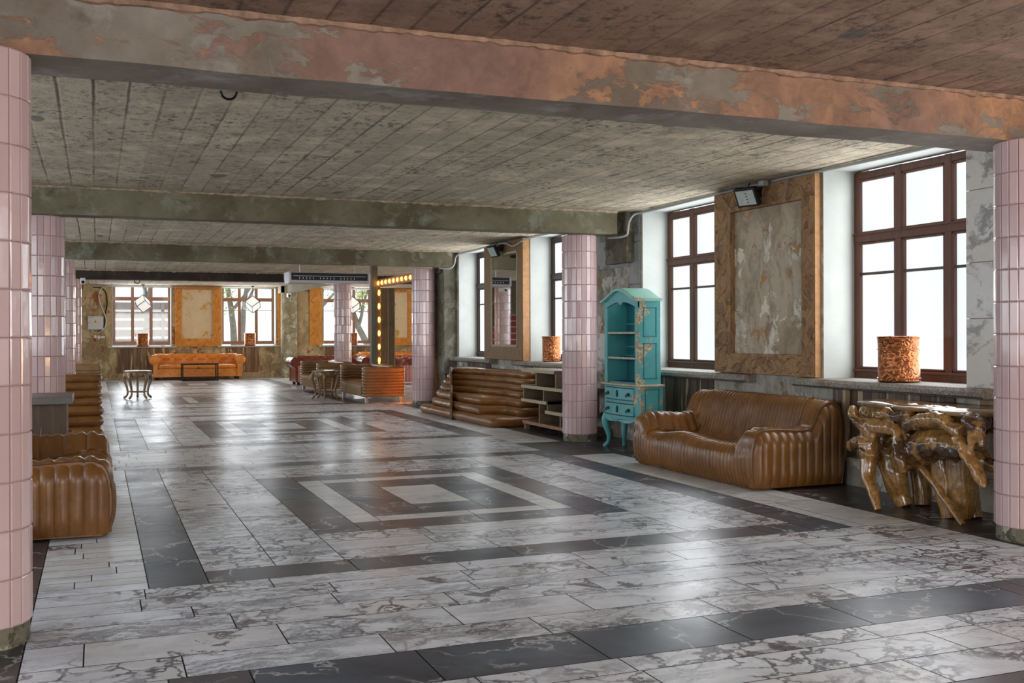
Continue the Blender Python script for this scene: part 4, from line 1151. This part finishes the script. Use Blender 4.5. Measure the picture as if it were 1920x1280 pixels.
    for z in (1.20, 1.32, 1.62): m.box(D-.035, D-.025, a+.03, b-.03, z, z+.02)
    for y in (.35, .68): m.box(D-.033, D-.025, y, y+.02, zc1, zt-.1)
    m.build('back_batten', M['teal'], bp)
    m = MB(); m.box(fx+.02, D-.02, a+.03, b-.03, zc1, zc1+.02); m.build('deck', M['teal_in'], r)
    for z in (1.175, 1.50):
        m = MB(); m.box(fx+.015, D-.025, a+.03, b-.03, z, z+.022); s_ = m.build('shelf_board', M['teal_in'], r)
        m = MB(); m.box(fx+.003, fx+.015, a+.03, b-.03, z-.002, z+.024); m.build('worn_lip', M['shelf_lip'], s_, bevel=.003)
    for y0, y1 in ((a, a+.07), (b-.07, b)):
        m = MB(); m.box(fx-.012, fx+.012, y0, y1, zc1, zt-.02); m.build('front_stile', T, r, bevel=.006)
    # arched valance and bonnet roof
    def arch(s): return .145*max(0, math.sin(PI*s))**1.6+.0
    N = 48; top = []; bot = []
    for i in range(N+1):
        s = i/N; y = a+(b-a)*s
        top.append((y, zt-.02+arch(s))); 
        bot.append((y, zt-.10+.085*max(0, math.sin(PI*s))**1.2-.045*math.exp(-((s-.5)/.055)**2)-.02*math.exp(-((s-.27)/.05)**2)*0))
    poly = top+list(reversed(bot)); k = len(poly)
    m = MB(); m.prism(poly, 'x', fx-.014, fx+.012); m.build('arched_valance', T, r)
    m = MB(); rsx = []
    for x, dz, dy in ((fx-.06, .0, .045), (fx-.06, .022, .05), (fx-.045, .034, .04), (fx-.01, .036, .03), (D+.0, .036, .03), (D+.0, .0, .02)):
        rsx.append([(x, a-dy+(b-a+2*dy)*i/N, zt-.02+arch(i/N)+dz) for i in range(N+1)])
    vs = [p for q in rsx for p in q]; n1 = N+1
    fs = [(i*n1+j, ((i+1) % 6)*n1+j, ((i+1) % 6)*n1+j+1, i*n1+j+1) for i in range(6) for j in range(N)]
    fs += [tuple(i*n1 for i in range(6)), tuple(i*n1+N for i in range(5, -1, -1))]
    m.add(vs, fs); m.build('bonnet_top', M['teal_roof'], r, smooth=40)
    return r
teal_cabinet()

# ------------------------------------------------------------------ gnarled root table
CH = {
'leg_thin_left': [(6.250, 7.321, .460, .085), (6.200, 7.267, .253, .060), (6.150, 7.149, .127, .040), (6.130, 7.076, .004, .030)],
'leg_thick_left': [(6.450, 7.276, .416, .13), (6.450, 7.221, .226, .11), (6.480, 7.200, .100, .085), (6.490, 7.153, .0, .065)],
'leg_rear': [(6.720, 7.230, .409, .09), (6.700, 7.182, .169, .085), (6.680, 7.153, .0, .07)],
'leg_diag': [(6.400, 6.924, .437, .04), (6.350, 6.620, .236, .034), (6.290, 6.302, .0, .022)],
'leg_r1': [(6.420, 6.667, .465, .09), (6.420, 6.631, .276, .08), (6.420, 6.584, .0, .055)],
'leg_r2': [(6.500, 6.532, .476, .12), (6.500, 6.526, .313, .12), (6.500, 6.521, .131, .11), (6.500, 6.516, .0, .07)],
'leg_r3': [(6.620, 6.581, .253, .08), (6.600, 6.480, .0, .055)]}
BODY = [
[(6.350, 7.695, .472, .045), (6.330, 7.539, .529, .055), (6.300, 7.372, .590, .070)],
[(6.150, 6.224, .699, .050), (6.120, 6.083, .594, .055), (6.100, 5.95, .445, .042), (6.08, 5.885, .351, .020)],
[(6.450, 6.446, .542, .060), (6.500, 6.300, .484, .060), (6.550, 6.180, .444, .050)],
[(6.350, 7.068, .405, .10), (6.330, 6.887, .501, .13), (6.350, 6.705, .575, .14), (6.380, 6.529, .609, .13), (6.420, 6.416, .546, .11)],
[(6.450, 7.600, .80, .07), (6.400, 7.372, .775, .10), (6.400, 7.095, .79, .105), (6.400, 6.833, .79, .11), (6.400, 6.584, .79, .11), (6.420, 6.369, .80, .10), (6.450, 6.228, .82, .07)],
[(6.250, 7.420, .746, .050), (6.220, 7.277, .709, .060), (6.200, 7.060, .708, .060), (6.200, 6.926, .681, .060), (6.180, 6.878, .565, .060), (6.150, 6.819, .461, .045), (6.150, 6.807, .351, .020)],
[(6.200, 6.822, .727, .050), (6.150, 6.566, .804, .055), (6.130, 6.353, .825, .055), (6.130, 6.261, .775, .055), (6.130, 6.148, .741, .060)],
[(6.17, 6.03, .84, .045), (6.120, 5.96, .80, .038), (6.120, 5.945, .721, .033), (6.120, 5.94, .646, .028)],
[(6.130, 6.090, .84, .065), (6.100, 6.0, .80, .048), (6.100, 6.01, .698, .034), (6.100, 6.02, .591, .018)],
[(6.280, 7.348, .623, .085), (6.250, 7.320, .518, .09), (6.220, 7.293, .405, .075)],
[(6.52, 7.460, .566, .08), (6.52, 7.289, .493, .10), (6.56, 7.098, .60, .10), (6.56, 6.712, .62, .11), (6.56, 6.472, .64, .10)],
[(6.7, 7.45, .76, .07), (6.72, 7.0, .74, .08), (6.72, 6.6, .74, .08), (6.7, 6.3, .76, .07)],
[(6.22, 7.5, .83, .04), (6.18, 7.42, .76, .05), (6.2, 7.30, .66, .05), (6.22, 7.2, .6, .04)],
[(6.2, 7.05, .84, .05), (6.17, 6.9, .8, .04), (6.19, 6.75, .84, .045)]]
def root_table():
    ox, oy = 6.45, 6.8
    r = thing('root_table', 'glossy gnarled tree root console table with a slab top', 'console table', (ox, oy, 0))
    def tubes(mb, ch, ns):
        for c_ in ch:
            pts = [(x-ox+.018*mnoise.noise(Vector((x*5, y*5, z*5))), y-oy+.03*mnoise.noise(Vector((z*6, x*5, y*5))), z) for x, y, z, q in c_]
            mb.tube(pts, [q for *_, q in c_], 14, 0, 6)
    def organic(o, vox, disp):
        md = o.modifiers.new('remesh', 'REMESH'); md.mode = 'VOXEL'; md.voxel_size = vox; md.use_smooth_shade = True
        sm = o.modifiers.new('smooth', 'SMOOTH'); sm.factor = .5; sm.iterations = 2
        tx = bpy.data.textures.new('knots', 'CLOUDS'); tx.noise_scale = .11; tx.noise_depth = 2
        d = o.modifiers.new('displace', 'DISPLACE'); d.texture = tx; d.strength = disp; d.mid_level = .5; d.texture_coords = 'LOCAL'
        # freeze to a plain mesh
        dg = bpy.context.evaluated_depsgraph_get(); me = bpy.data.meshes.new_from_object(o.evaluated_get(dg))
        o.modifiers.clear(); o.data = me; me.polygons.foreach_set('use_smooth', [True]*len(me.polygons))
    m = MB(); tubes(m, BODY, 14); o = m.build('root_body', M['root'], r); organic(o, .010, .045)
    for k, c_ in CH.items():
        m = MB(); pts = [(x-ox, y-oy, z) for x, y, z, q in c_]; rad = [q for *_, q in c_]
        d0 = Vector(pts[0])-Vector(pts[1]); d0.normalize()
        pts = [tuple(Vector(pts[0])+d0*.06)]+pts; rad = [rad[0]*.8]+rad
        m.tube(pts, rad, 16, 0, 6)
        m.v = [tuple(Vector(p)+Vector((mnoise.noise(Vector(p)*9), mnoise.noise(Vector(p)*9+Vector((7, 0, 0))), 0))*.014*min(1, p[2]*8)) for p in m.v]
        o = m.build('leg', M['root'], r, smooth=60)
    edge = [(6.30, 7.55), (6.20, 7.40), (6.24, 7.2), (6.21, 7.0), (6.15, 6.85), (6.20, 6.62), (6.14, 6.45), (6.10, 6.25), (6.14, 6.08), (6.3, 6.0), (6.6, 6.04), (6.84, 6.15), (6.87, 6.6), (6.86, 7.1), (6.82, 7.5), (6.6, 7.62), (6.45, 7.62)]
    poly = subdiv(chaikin([(x-ox, y-oy) for x, y in edge], 2), .04)
    m = MB(); stack(m, poly, [(.855, .03), (.862, .008), (.875, 0), (.89, .002), (.897, .012)], 0, .004); m.build('tabletop', M['root_top'], r, smooth=40)
    return r
root_table()

# ------------------------------------------------------------------ red steps of the left hall (seen in the mirror)
r = thing('staircase', 'red carpeted staircase with pale step edges, seen in the wall mirror', 'staircase', (-1.3, 29.3, 0))
M['red_carpet'] = plain('red_carpet', (.22, .045, .05), .9, 0, .2, 8)
for k in range(10):
    m = MB(); m.box(-.28*(k+1), -.28*k, 0, 5.0, 0, .22*(k+1)); st_ = m.build('step', M['red_carpet'], r)
    m = MB(); m.box(-.28*k-.03, -.28*k+.012, 0, 5.0, .22*(k+1)-.02, .22*(k+1)+.004); m.build('step_edge', M['white'], st_)
for y in (-.03, 5.03):
    m = MB(); m.tube([(.05, y, 0), (.05, y, 1.0), (-2.8, y, 3.1)], .03, 8); m.build('handrail', M['sign_wood'], r, smooth=50)

# ------------------------------------------------------------------ copper pots
def copper_pot():
    r = thing('copper_pot', '', 'pot', (0, 0, 0), 0, 'embossed copper pots on the sills')
    R = .19; H = .43
    m = MB(); m.lathe([(R-.01, 0), (R, .006), (R+.004, .012), (R, .02), (R, .30), (R+.005, .305), (R+.005, .315), (R, .32), (R+.006, H-.01), (R+.014, H), (R+.004, H+.004), (R-.006, H-.01), (R-.012, .03), (.01, .028)], 48, cap1=True)
    m.build('embossed_drum', M['copper'], r, smooth=40)
    m = MB()
    for z in (.035, .308, .41): m.lathe([(R+.001, z-.006), (R+.010, z-.003), (R+.010, z+.003), (R+.001, z+.006)], 48, cap0=False, cap1=False)
    m.build('band', M['copper'], r, smooth=50)
    return r
cp = copper_pot(); pots = [(7.10, 7.90, 1.036, 'embossed copper pot on the sill above the root table'), (7.14, 16.17, 1.036, 'embossed copper pot on the sill beside the second pink column'),
    (1.45, 37.42, 1.126, 'embossed copper pot in the far window with the fence view'), (4.99, 37.42, 1.126, 'embossed copper pot in the far window with the tree view'), (8.62, 37.42, 1.126, 'embossed copper pot in the far window behind the tiled column')]
for i, (x, y, z, lb) in enumerate(pots):
    o = cp if i == 0 else dup(cp, (x, y, z)); o.location = (x, y, z); o['label'] = lb; o.rotation_euler = (0, 0, i*1.1)
    if i == 1: o.scale = (.82, .82, .98)

# ------------------------------------------------------------------ floodlights and conduits
def floodlight():
    r = thing('floodlight', '', 'floodlight', (0, 0, 0), 0, 'black floodlights above the wall frames')
    rot = Matrix.Rotation(math.radians(-28), 3, 'Y') @ Matrix.Rotation(math.radians(0), 3, 'X')
    m = MB(); m.box(-.03, .03, -.14, .14, -.11, .11, 0, rot, (0, 0, 0)); m.build('housing', M['black_plastic'], r, bevel=.01)
    m = MB(); m.box(-.034, -.028, -.115, .115, -.085, .085, 0, rot, (0, 0, 0)); m.build('lens', M['lens'], r)
    m = MB()
    for k in range(4): m.box(-.037, -.033, -.02, -.005, -.06+.035*k, -.05+.035*k, 0, rot, (0, 0, 0))
    m.build('emitter', M['iron'], r)
    m = MB(); m.box(.0, .15, -.09, -.07, .05, .07); m.box(.0, .15, .07, .09, .05, .07); m.box(.13, .15, -.09, .09, .0, .12); m.build('bracket', M['black_plastic'], r)
    m = MB(); m.tube([(.03, 0, .05), (.06, .03, .12), (.1, .05, .14), (.13, .06, .17)], .007, 6, 0, 4); m.build('cable', M['black_plastic'], r, smooth=60)
    return r
fl_ = floodlight(); fl_.location = (6.77, 9.86, 3.02); fl_['label'] = 'black floodlight above the carved plaster panel'; fl_.rotation_euler = (0, 0, .35)
fl_.location = (6.74, 9.86, 3.02)
dup(fl_, (6.68, 17.72, 3.00), .15, 'black floodlight above the wall mirror')
def pipe(pts, rad, label, mat=None, grp='wall conduits', sub=4):
    m = MB(); m.tube(pts, rad, 8, 0, sub)
    return tag(m.build('cable_conduit', mat or M['grey_pipe'], smooth=60), label, 'conduit', grp)
pipe([(6.97, 6.1, 3.17), (6.96, 7.5, 3.165), (6.965, 8.8, 3.176), (6.955, 9.3, 3.181), (6.955, 9.75, 3.181), (6.955, 10.2, 3.181), (6.965, 10.85, 3.178), (6.965, 12.0, 3.165), (6.95, 12.65, 3.16), (6.90, 12.80, 3.14), (6.86, 12.86, 3.05), (6.85, 12.88, 2.95), (6.84, 12.9, 2.87), (6.78, 13.0, 2.845), (6.7, 13.2, 2.85)], .016, 'grey conduit along the ceiling edge above the carved panel and window')
pipe([(6.99, 6.1, 3.183), (6.985, 9.0, 3.18), (6.985, 12.5, 3.18)], .010, 'thin second cable clipped above the grey conduit')
pipe([(6.85, 13.4, 3.13), (6.93, 14.2, 3.15), (6.955, 15.6, 3.16), (6.88, 16.6, 3.14), (6.83, 17.1, 3.05), (6.83, 17.5, 3.13), (6.83, 18.2, 3.15), (6.88, 18.8, 3.15), (6.94, 19.3, 3.155), (6.955, 20.3, 3.155), (6.9, 20.5, 3.1), (6.88, 20.55, 2.95), (6.8, 20.6, 2.86), (6.6, 20.7, 2.87)], .016, 'grey conduit along the ceiling edge above the mirror')
m = MB(); m.lathe([(.06, 0), (.075, .012), (.075, .03), (.06, .04)], 16, (6.69, 20.95, 2.78)); m.tube([(6.69, 20.9, 2.8), (6.69, 20.9, 3.0), (6.69, 20.8, 3.15), (6.69, 20.72, 3.2)], .05, 10, 0, 4)
tag(m.build('drain_pipe', M['plaster_dark'], smooth=50), 'dark drain pipe elbow beside the third column', 'pipe')
m = MB(); m.box(6.84, 6.91, 9.70, 9.80, 3.13, 3.19); tag(m.build('junction_box', M['grey_pipe'], bevel=.006), 'grey junction box above the floodlight on the carved panel', 'junction box')
# ceiling hook
m = MB(); m.tube([(.86+.055*math.cos(a), 7.5, 3.195-.055*math.sin(a)) for a in [PI*k/10 for k in range(11)]], .009, 6)
tag(m.build('ceiling_hook', M['iron'], smooth=60), 'small dark ring hook in the ceiling behind the nearest beam', 'hook')

# ------------------------------------------------------------------ air conditioner
r = thing('air_conditioner', 'long grey ceiling-hung air conditioner with a black grille', 'air conditioner', (4.65, 22.3, 0))
m = MB(); W = .88
poly = [(-.0, 2.60), (-.04, 2.64), (-.04, 2.79), (-.02, 2.83), (.55, 2.83), (.55, 2.70), (.45, 2.60)]
m.prism(poly, 'x', -W+.03, W-.03); m.build('housing', M['ac_body'], r, bevel=.008)
for s in (-1, 1):
    m = MB(); m.prism([(y-.012 if y < .2 else y, z+(.006 if z > 2.7 else -.006)) for y, z in poly], 'x', s*W-.03 if s > 0 else -W, s*W if s > 0 else -W+.03); m.build('end_cap', M['white_plastic'], r, bevel=.01)
m = MB(); m.box(-.82, .82, -.05, -.03, 2.66, 2.812); g_ = m.build('grille', M['black_plastic'], r)
m = MB()
for k in range(18):
    if k % 6 == 5: continue
    x = -.65+1.25*k/17; m.box(x-.006, x+.006, -.058, -.05, 2.685, 2.72)
m.build('fin', M['white_plastic'], g_)
m = MB(); m.box(-.78, .78, -.07, -.045, 2.742, 2.752); m.build('louver', M['ac_body'], g_)
for x in (-.6, .6):
    m = MB(); m.tube([(x, .2, 2.83), (x, .2, 3.2)], .012, 6); m.build('hanger_rod', M['steel'], r)

# ------------------------------------------------------------------ bulb-lit frame and doors
r = thing('marquee_frame', 'timber door frame set with glowing amber bulbs', 'light frame', (6.4, 22.0, 0))
m = MB(); m.box(-.16, -.005, 3.0, 3.18, 0, CZ-.002); m.build('post', M['green_post'], r, bevel=.006)
m = MB(); m.box(-.005, .07, 3.02, 3.18, 0, 2.74); m.build('bulb_jamb', M['sign_wood'], r, bevel=.004)
m = MB(); m.box(.0, .12, -.17, 3.02, 2.66, 2.84); hd = m.build('header', M['sign_wood'], r, bevel=.006)
m = MB(); m.box(.13, .2, -.16, -.06, 0, 2.66); pj = m.build('near_jamb', M['sign_wood'], r, bevel=.004)
k = 0
for i in range(9):
    y = .12+2.8*i/8
    m = MB(); m.sphere((-.01, y, 2.75), .048, 12, 8, 0, (.6, .8, 1)); m.build('bulb', M['bulb'], r, smooth=60)
for i in range(7):
    z = 2.52-.33*i
    m = MB(); m.sphere((.033, 3.01, z), .036, 12, 8, 0, (.8, .6, 1.9)); m.build('bulb', M['bulb'], r, smooth=60)
for z in (.25, .5, .75):
    m = MB(); m.sphere((.125, -.12, z), .036, 12, 8, 0, (1, 1, 1.4)); m.build('bulb', M['bulb_low'], r, smooth=60)
r = thing('plank_door', 'pair of tall weathered plank doors inside the bulb-lit frame', 'door', (6.5, 25.06, 0))
for k in range(2):
    m = MB(); x0 = .175*k
    m.box(x0+.003, x0+.172, 0, .05, .02, 2.64); d = m.build('door_leaf', M['door_wood'], r, bevel=.006)
    m = MB(); m.box(x0+.165, x0+.18, -.012, 0, .02, 2.64) if k == 0 else m.box(x0+.15, x0+.17, -.01, 0, .02, 2.64); m.build('batten', M['shelf_edge'], d)
    m = MB(); m.tube([(x0+.06+.04*math.cos(a), -.012, 1.78+.07*math.sin(a)) for a in [2*PI*q/12 for q in range(13)]], .012, 6); m.box(x0+.03, x0+.14, -.02, 0, 1.86, 1.875); m.build('carved_ring', M['door_wood'], d, smooth=50)

# ------------------------------------------------------------------ far wall fittings
r = thing('electric_box', 'grey steel electric cabinet with a yellow warning triangle', 'electric box', (-.03, FY, 0))
m = MB(); m.box(-.24, .24, -.13, 0, 1.69, 2.13); m.build('housing', M['steel_box'], r, bevel=.008)
m = MB(); m.box(-.235, .235, -.14, -.13, 1.695, 2.125); d = m.build('door', M['steel_box'], r, bevel=.004)
m = MB(); m.prism([(-.06, 1.92), (.06, 1.92), (.0, 2.02)], 'y', -.145, -.139); m.build('warning_triangle', M['yellow'], d)
m = MB(); m.prism([(-.015, 1.935), (.01, 1.935), (.025, 1.96), (0, 1.965), (.01, 1.99), (-.02, 1.96)], 'y', -.148, -.144); m.build('lightning_mark', M['iron'], d)
m = MB(); m.box(-.2, -.185, -.15, -.139, 1.9, 1.94); m.build('lock', M['iron'], d)
m = MB()
for k in range(4): m.box(-.21+.04*k, -.19+.04*k, -.144, -.139, 2.085, 2.10)
m.build('nameplate_mark', M['iron'], d)
def wire(pts, rad, label, mat):
    m = MB(); m.tube(pts, rad, 6, 0, 6); return tag(m.build('cable', mat, smooth=60), label, 'cable', 'cables by the electric box')
wire([(2.4, FY-.03, 3.14), (1.2, FY-.03, 3.16), (.35, FY-.03, 3.15), (.12, FY-.03, 3.0), (.08, FY-.03, 2.7), (.2, FY-.04, 2.35), (.30, FY-.04, 2.05), (.28, FY-.04, 1.8), (.1, FY-.05, 1.6), (-.08, FY-.05, 1.58), (-.15, FY-.05, 1.68)], .016, 'pale cable looping round the electric box', M['white_plastic'])
wire([(-.1, FY-.02, 3.1), (.15, FY-.02, 3.08), (.3, FY-.02, 2.9), (.33, FY-.02, 2.5), (.27, FY-.03, 2.2), (.25, FY-.03, 1.9), (.2, FY-.03, 1.68)], .02, 'dark cable bundle beside the far window frame', M['iron'])
wire([(-.1, FY-.05, 3.12), (1.5, FY-.04, 3.13), (3.2, FY-.12, 3.12), (5.9, FY-.12, 3.14)], .014, 'grey cable along the top of the far windows', M['grey_pipe'])
r = thing('socket_strip', 'small red and white power sockets below the electric box', 'socket', (-.02, FY, 0))
m = MB(); m.box(-.06, .02, -.08, 0, 1.40, 1.50); m.build('white_socket', M['white_plastic'], r, bevel=.006)
m = MB(); m.tube([(-.02, -.06, 1.40), (-.02, -.09, 1.31)], .035, 10); m.build('red_plug', M['red_plastic'], r, smooth=50)
m = MB(); m.box(.05, .13, -.06, 0, 1.38, 1.49); m.box(.15, .28, -.05, 0, 1.41, 1.47); m.build('switch_plate', M['white_plastic'], r, bevel=.005)
def camera_unit(x, y, z, lb, mat):
    r = thing('mounted_camera', lb, 'security camera', (x, y, z), 0, 'small security cameras')
    m = MB(); m.box(-.03, .09, .0, .3, .0, .16); m.build('housing', mat, r, bevel=.02)
    m = MB(); m.sphere((.03, -.005, .05), .04, 12, 8); m.build('lens', M['iron'], r, smooth=60)
    return r
camera_unit(-.35, 29.0-.32, 2.80, 'grey security camera under the dark far beam on the left', M['steel_box'])
camera_unit(6.20, 36.60, 2.80, 'white security camera on the plaster column', M['white_plastic'])
m = MB(); m.tube([(1.0+.07*math.cos(a), 29.3, 2.955-.09*math.sin(a)) for a in [PI*k/10 for k in range(11)]], .012, 6)
tag(m.build('ceiling_hook', M['iron'], smooth=60), 'small dark ring hook under the dark far beam', 'hook')

# ------------------------------------------------------------------ cube lanterns
def lantern():
    r = thing('cube_lantern', '', 'lantern', (0, 0, 0), 0, 'cube lanterns hung in the far windows')
    e = .175
    R_ = Matrix.Rotation(math.radians(12), 3, 'Z') @ Matrix.Rotation(math.atan(1/math.sqrt(2)), 3, 'X') @ Matrix.Rotation(PI/4, 3, 'Y')
    P = lambda x, y, z: tuple(R_ @ Vector((x, y, z)))
    cs = [(x, y, z) for x in (-e, e) for y in (-e, e) for z in (-e, e)]
    m = MB()
    for a in cs:
        for b in cs:
            if a < b and sum(abs(p-q) > 1e-6 for p, q in zip(a, b)) == 1: m.tube([P(*a), P(*b)], .012, 6)
    m.build('frame', M['iron'], r)
    m = MB(); q = e-.012
    vs = [P(x*q/e, y*q/e, z*q/e) for x, y, z in cs]
    m.add(vs, [(0, 1, 3, 2), (4, 6, 7, 5), (0, 4, 5, 1), (2, 3, 7, 6), (0, 2, 6, 4), (1, 5, 7, 3)]); m.build('paper_shade', M['paper'], r)
    m = MB(); m.tube([(0, 0, .29), (0, 0, .62)], .008, 6); m.lathe([(.05, .60), (.05, .64)], 12); m.build('chain', M['iron'], r)
    return r
ln = lantern(); ln.location = (1.46, 37.2, 2.56); ln['label'] = 'white cube lantern hung by one corner in the window with the fence view'
dup(ln, (5.06, 37.2, 2.56), .6, 'white cube lantern hung by one corner in the window with the tree view')
dup(ln, (8.60, 37.2, 2.56), .6, 'white cube lantern half hidden behind the tiled column')

# ------------------------------------------------------------------ outside: ground, fence, trees
m = MB(); m.box(-30, 60, 38.5, 110, -.6, -.5); struct(m.build('ground', M['ground']))
r = thing('board_fence', 'weathered horizontal board fence outside the far left window', 'fence', (-1.2, 44, -.5))
for k in range(8):
    m = MB(); m.box(1.1, 5.2, 0, .04, .5+.36*k, .5+.36*k+.28); m.build('fence_board', M['fence'], r)
m = MB(); m.box(-.4, 1.05, -.05, 0, .4, 3.2); m.build('solid_panel', M['fence'], r)
for x in (1.05, 1.65, 3.6, 5.2):
    m = MB(); m.box(x, x+.12, -.08, 0, 0, 3.3); m.build('fence_post', M['fence'], r)
def tree(x, y, H, lean, seed, label):
    rr = random.Random(seed)
    r = thing('tree', label, 'tree', (x, y, -.55), 0, 'trees outside the far windows')
    m = MB(); tw = []
    top = Vector((lean*H, 0, H))
    def branch(p, d, L, q, dep):
        pts = [p]; cur = p; dd = d
        for k in range(4):
            dd = (dd+Vector((rr.uniform(-.18, .18), rr.uniform(-.18, .18), rr.uniform(-.05, .16)))).normalized(); cur = cur+dd*L/4; pts.append(cur)
        m.tube(pts, [q*(1-.16*i) for i in range(5)], 7, 0, 2)
        if dep > 0:
            for k in range(3 if dep > 1 else 4):
                b = pts[rr.randint(1, 4)]; e = (dd+Vector((rr.uniform(-1, 1), rr.uniform(-1, 1), rr.uniform(-.15, .7)))).normalized()
                branch(b, e, L*rr.uniform(.38, .58), q*.45, dep-1)
        else: tw.extend(pts[1:])
        if dep == 1: tw.extend(pts[2:])
    branch(Vector((0, 0, 0)), Vector((lean, 0, 1)).normalized(), H*.7, .2, 3)
    m.build('trunk', M['bark'], r, smooth=60)
    lf = MB()
    for p in tw:
        for k in range(16):
            c_ = p+Vector((rr.gauss(0, .3), rr.gauss(0, .3), rr.gauss(0, .3))); a = Vector((rr.uniform(-1, 1), rr.uniform(-1, 1), rr.uniform(-1, 1))).normalized(); b = a.orthogonal().normalized()
            s = rr.uniform(.035, .08); lf.add([c_-a*s, c_+b*s*.6, c_+a*s, c_-b*s*.6], [(0, 1, 2, 3)])
    lf.build('foliage', M['leaf'], r, fixn=False)
for a in ((4.45, 44.0, 8, -.10, 11, 'thin bare tree at the left edge of the middle far window'), (5.9, 50.0, 9, .05, 12, 'upright grey tree in the centre of the middle far window'), (5.0, 46.5, 8, -.18, 1, 'bare leaning tree directly outside the middle far window'), (6.6, 56, 10, .1, 2, 'slim tree behind the leaning one outside the middle far window'), (8.6, 45.5, 7, .06, 5, 'thick spring tree seen through the right part of the middle window'),
          (12.2, 46.5, 8, -.42, 4, 'strongly slanted tree outside the window behind the tiled column'), (10.0, 51, 9, .08, 8, 'upright slim tree outside the window behind the tiled column'), (1.8, 52, 9, .1, 6, 'leafy tree rising above the board fence')): tree(*a)

# ------------------------------------------------------------------ light
wd = bpy.data.worlds.new('sky'); S.world = wd; wd.use_nodes = True
bg = wd.node_tree.nodes['Background']; bg.inputs[0].default_value = (.88, .94, 1, 1); bg.inputs[1].default_value = 1.15
def light(kind, name, loc, energy, col, rot=(0, 0, 0), **kw):
    d = bpy.data.lights.new(name, kind); d.energy = energy; d.color = col
    for k, v in kw.items(): setattr(d, k, v)
    o = bpy.data.objects.new(name, d); COL.objects.link(o); o.location = loc; o.rotation_euler = rot
    return o
sun = light('SUN', 'sun', (3, 60, 30), 5.0, (1, .93, .80), (0, 0, 0), angle=.01)
sun.rotation_euler = Vector((-.10, -.45, -.90)).to_track_quat('-Z', 'Y').to_euler()
def area(name, loc, aim, sx, sy, L, col):
    o = light('AREA', name, loc, L*PI*sx*sy, col, (0, 0, 0), shape='RECTANGLE', size=sx, size_y=sy)
    o.rotation_euler = Vector(aim).to_track_quat('-Z', 'Y').to_euler(); return o
for a, b in fw[:3]:                                   # daylight entering by the clear far windows
    area('window_daylight', ((a+b)/2, FY+.30, 2.2), (0, -1, 0), b-a-.2, 1.9, 4.5, (.90, .95, 1))
# the left, far right and rear lamps below are added fill without windows
for _, a, b in wins:                                  # daylight entering by the frosted windows of the right wall
    area('window_daylight', (7.37, (a+b)/2, 2.1), (-1, 0, 0), b-a-.2, 2.0, 2.5, (.93, .965, 1))
for k in range(5):
    area('left_fill', (-4.1, (1.5, 8.5, 15.5, 22.0, 28.2)[k], 2.0), (1, 0, -.12), 5.5, 2.2, 2.8 if k < 3 else 4.0, (.84, .92, 1))  # added cool fill along the windowless left wall
area('far_right_fill', (13.9, 28, 1.9), (-1, 0, 0), 9, 2.2, 4.0, (1, .96, .9))  # added unseen panel brightening the far area from the right
for x in (.2, 3.2, 8.8):                               # unseen lamps added behind the dark beam to brighten the far wall
    area('beam_fill', (x, 29.62, 3.05), (0, .9, -.45), 1.2, .25, 22, (1, .84, .62))
area('rear_fill', (1.5, -5.6, 2.2), (0, 1, -.38), 8, 2.4, 6.0, (1, .965, .92))  # added unseen fill behind the camera; the back wall has no window
# unseen low lamp added behind the camera to warm the near beam
light('AREA', 'warm_fill', (5.6, -.8, 1.2), 40, (1, .62, .34), (math.radians(115), 0, 0), shape='DISK', size=1.0)

vs = S.view_settings; vs.view_transform = 'Standard'; vs.look = 'None'; vs.gamma = 1; vs.use_curve_mapping = False; vs.exposure = 0.62
S.cycles.use_denoising = True
S.cycles.max_bounces = 9; S.cycles.diffuse_bounces = 5; S.cycles.glossy_bounces = 4; S.cycles.transparent_max_bounces = 12
S.cycles.sample_clamp_indirect = 8
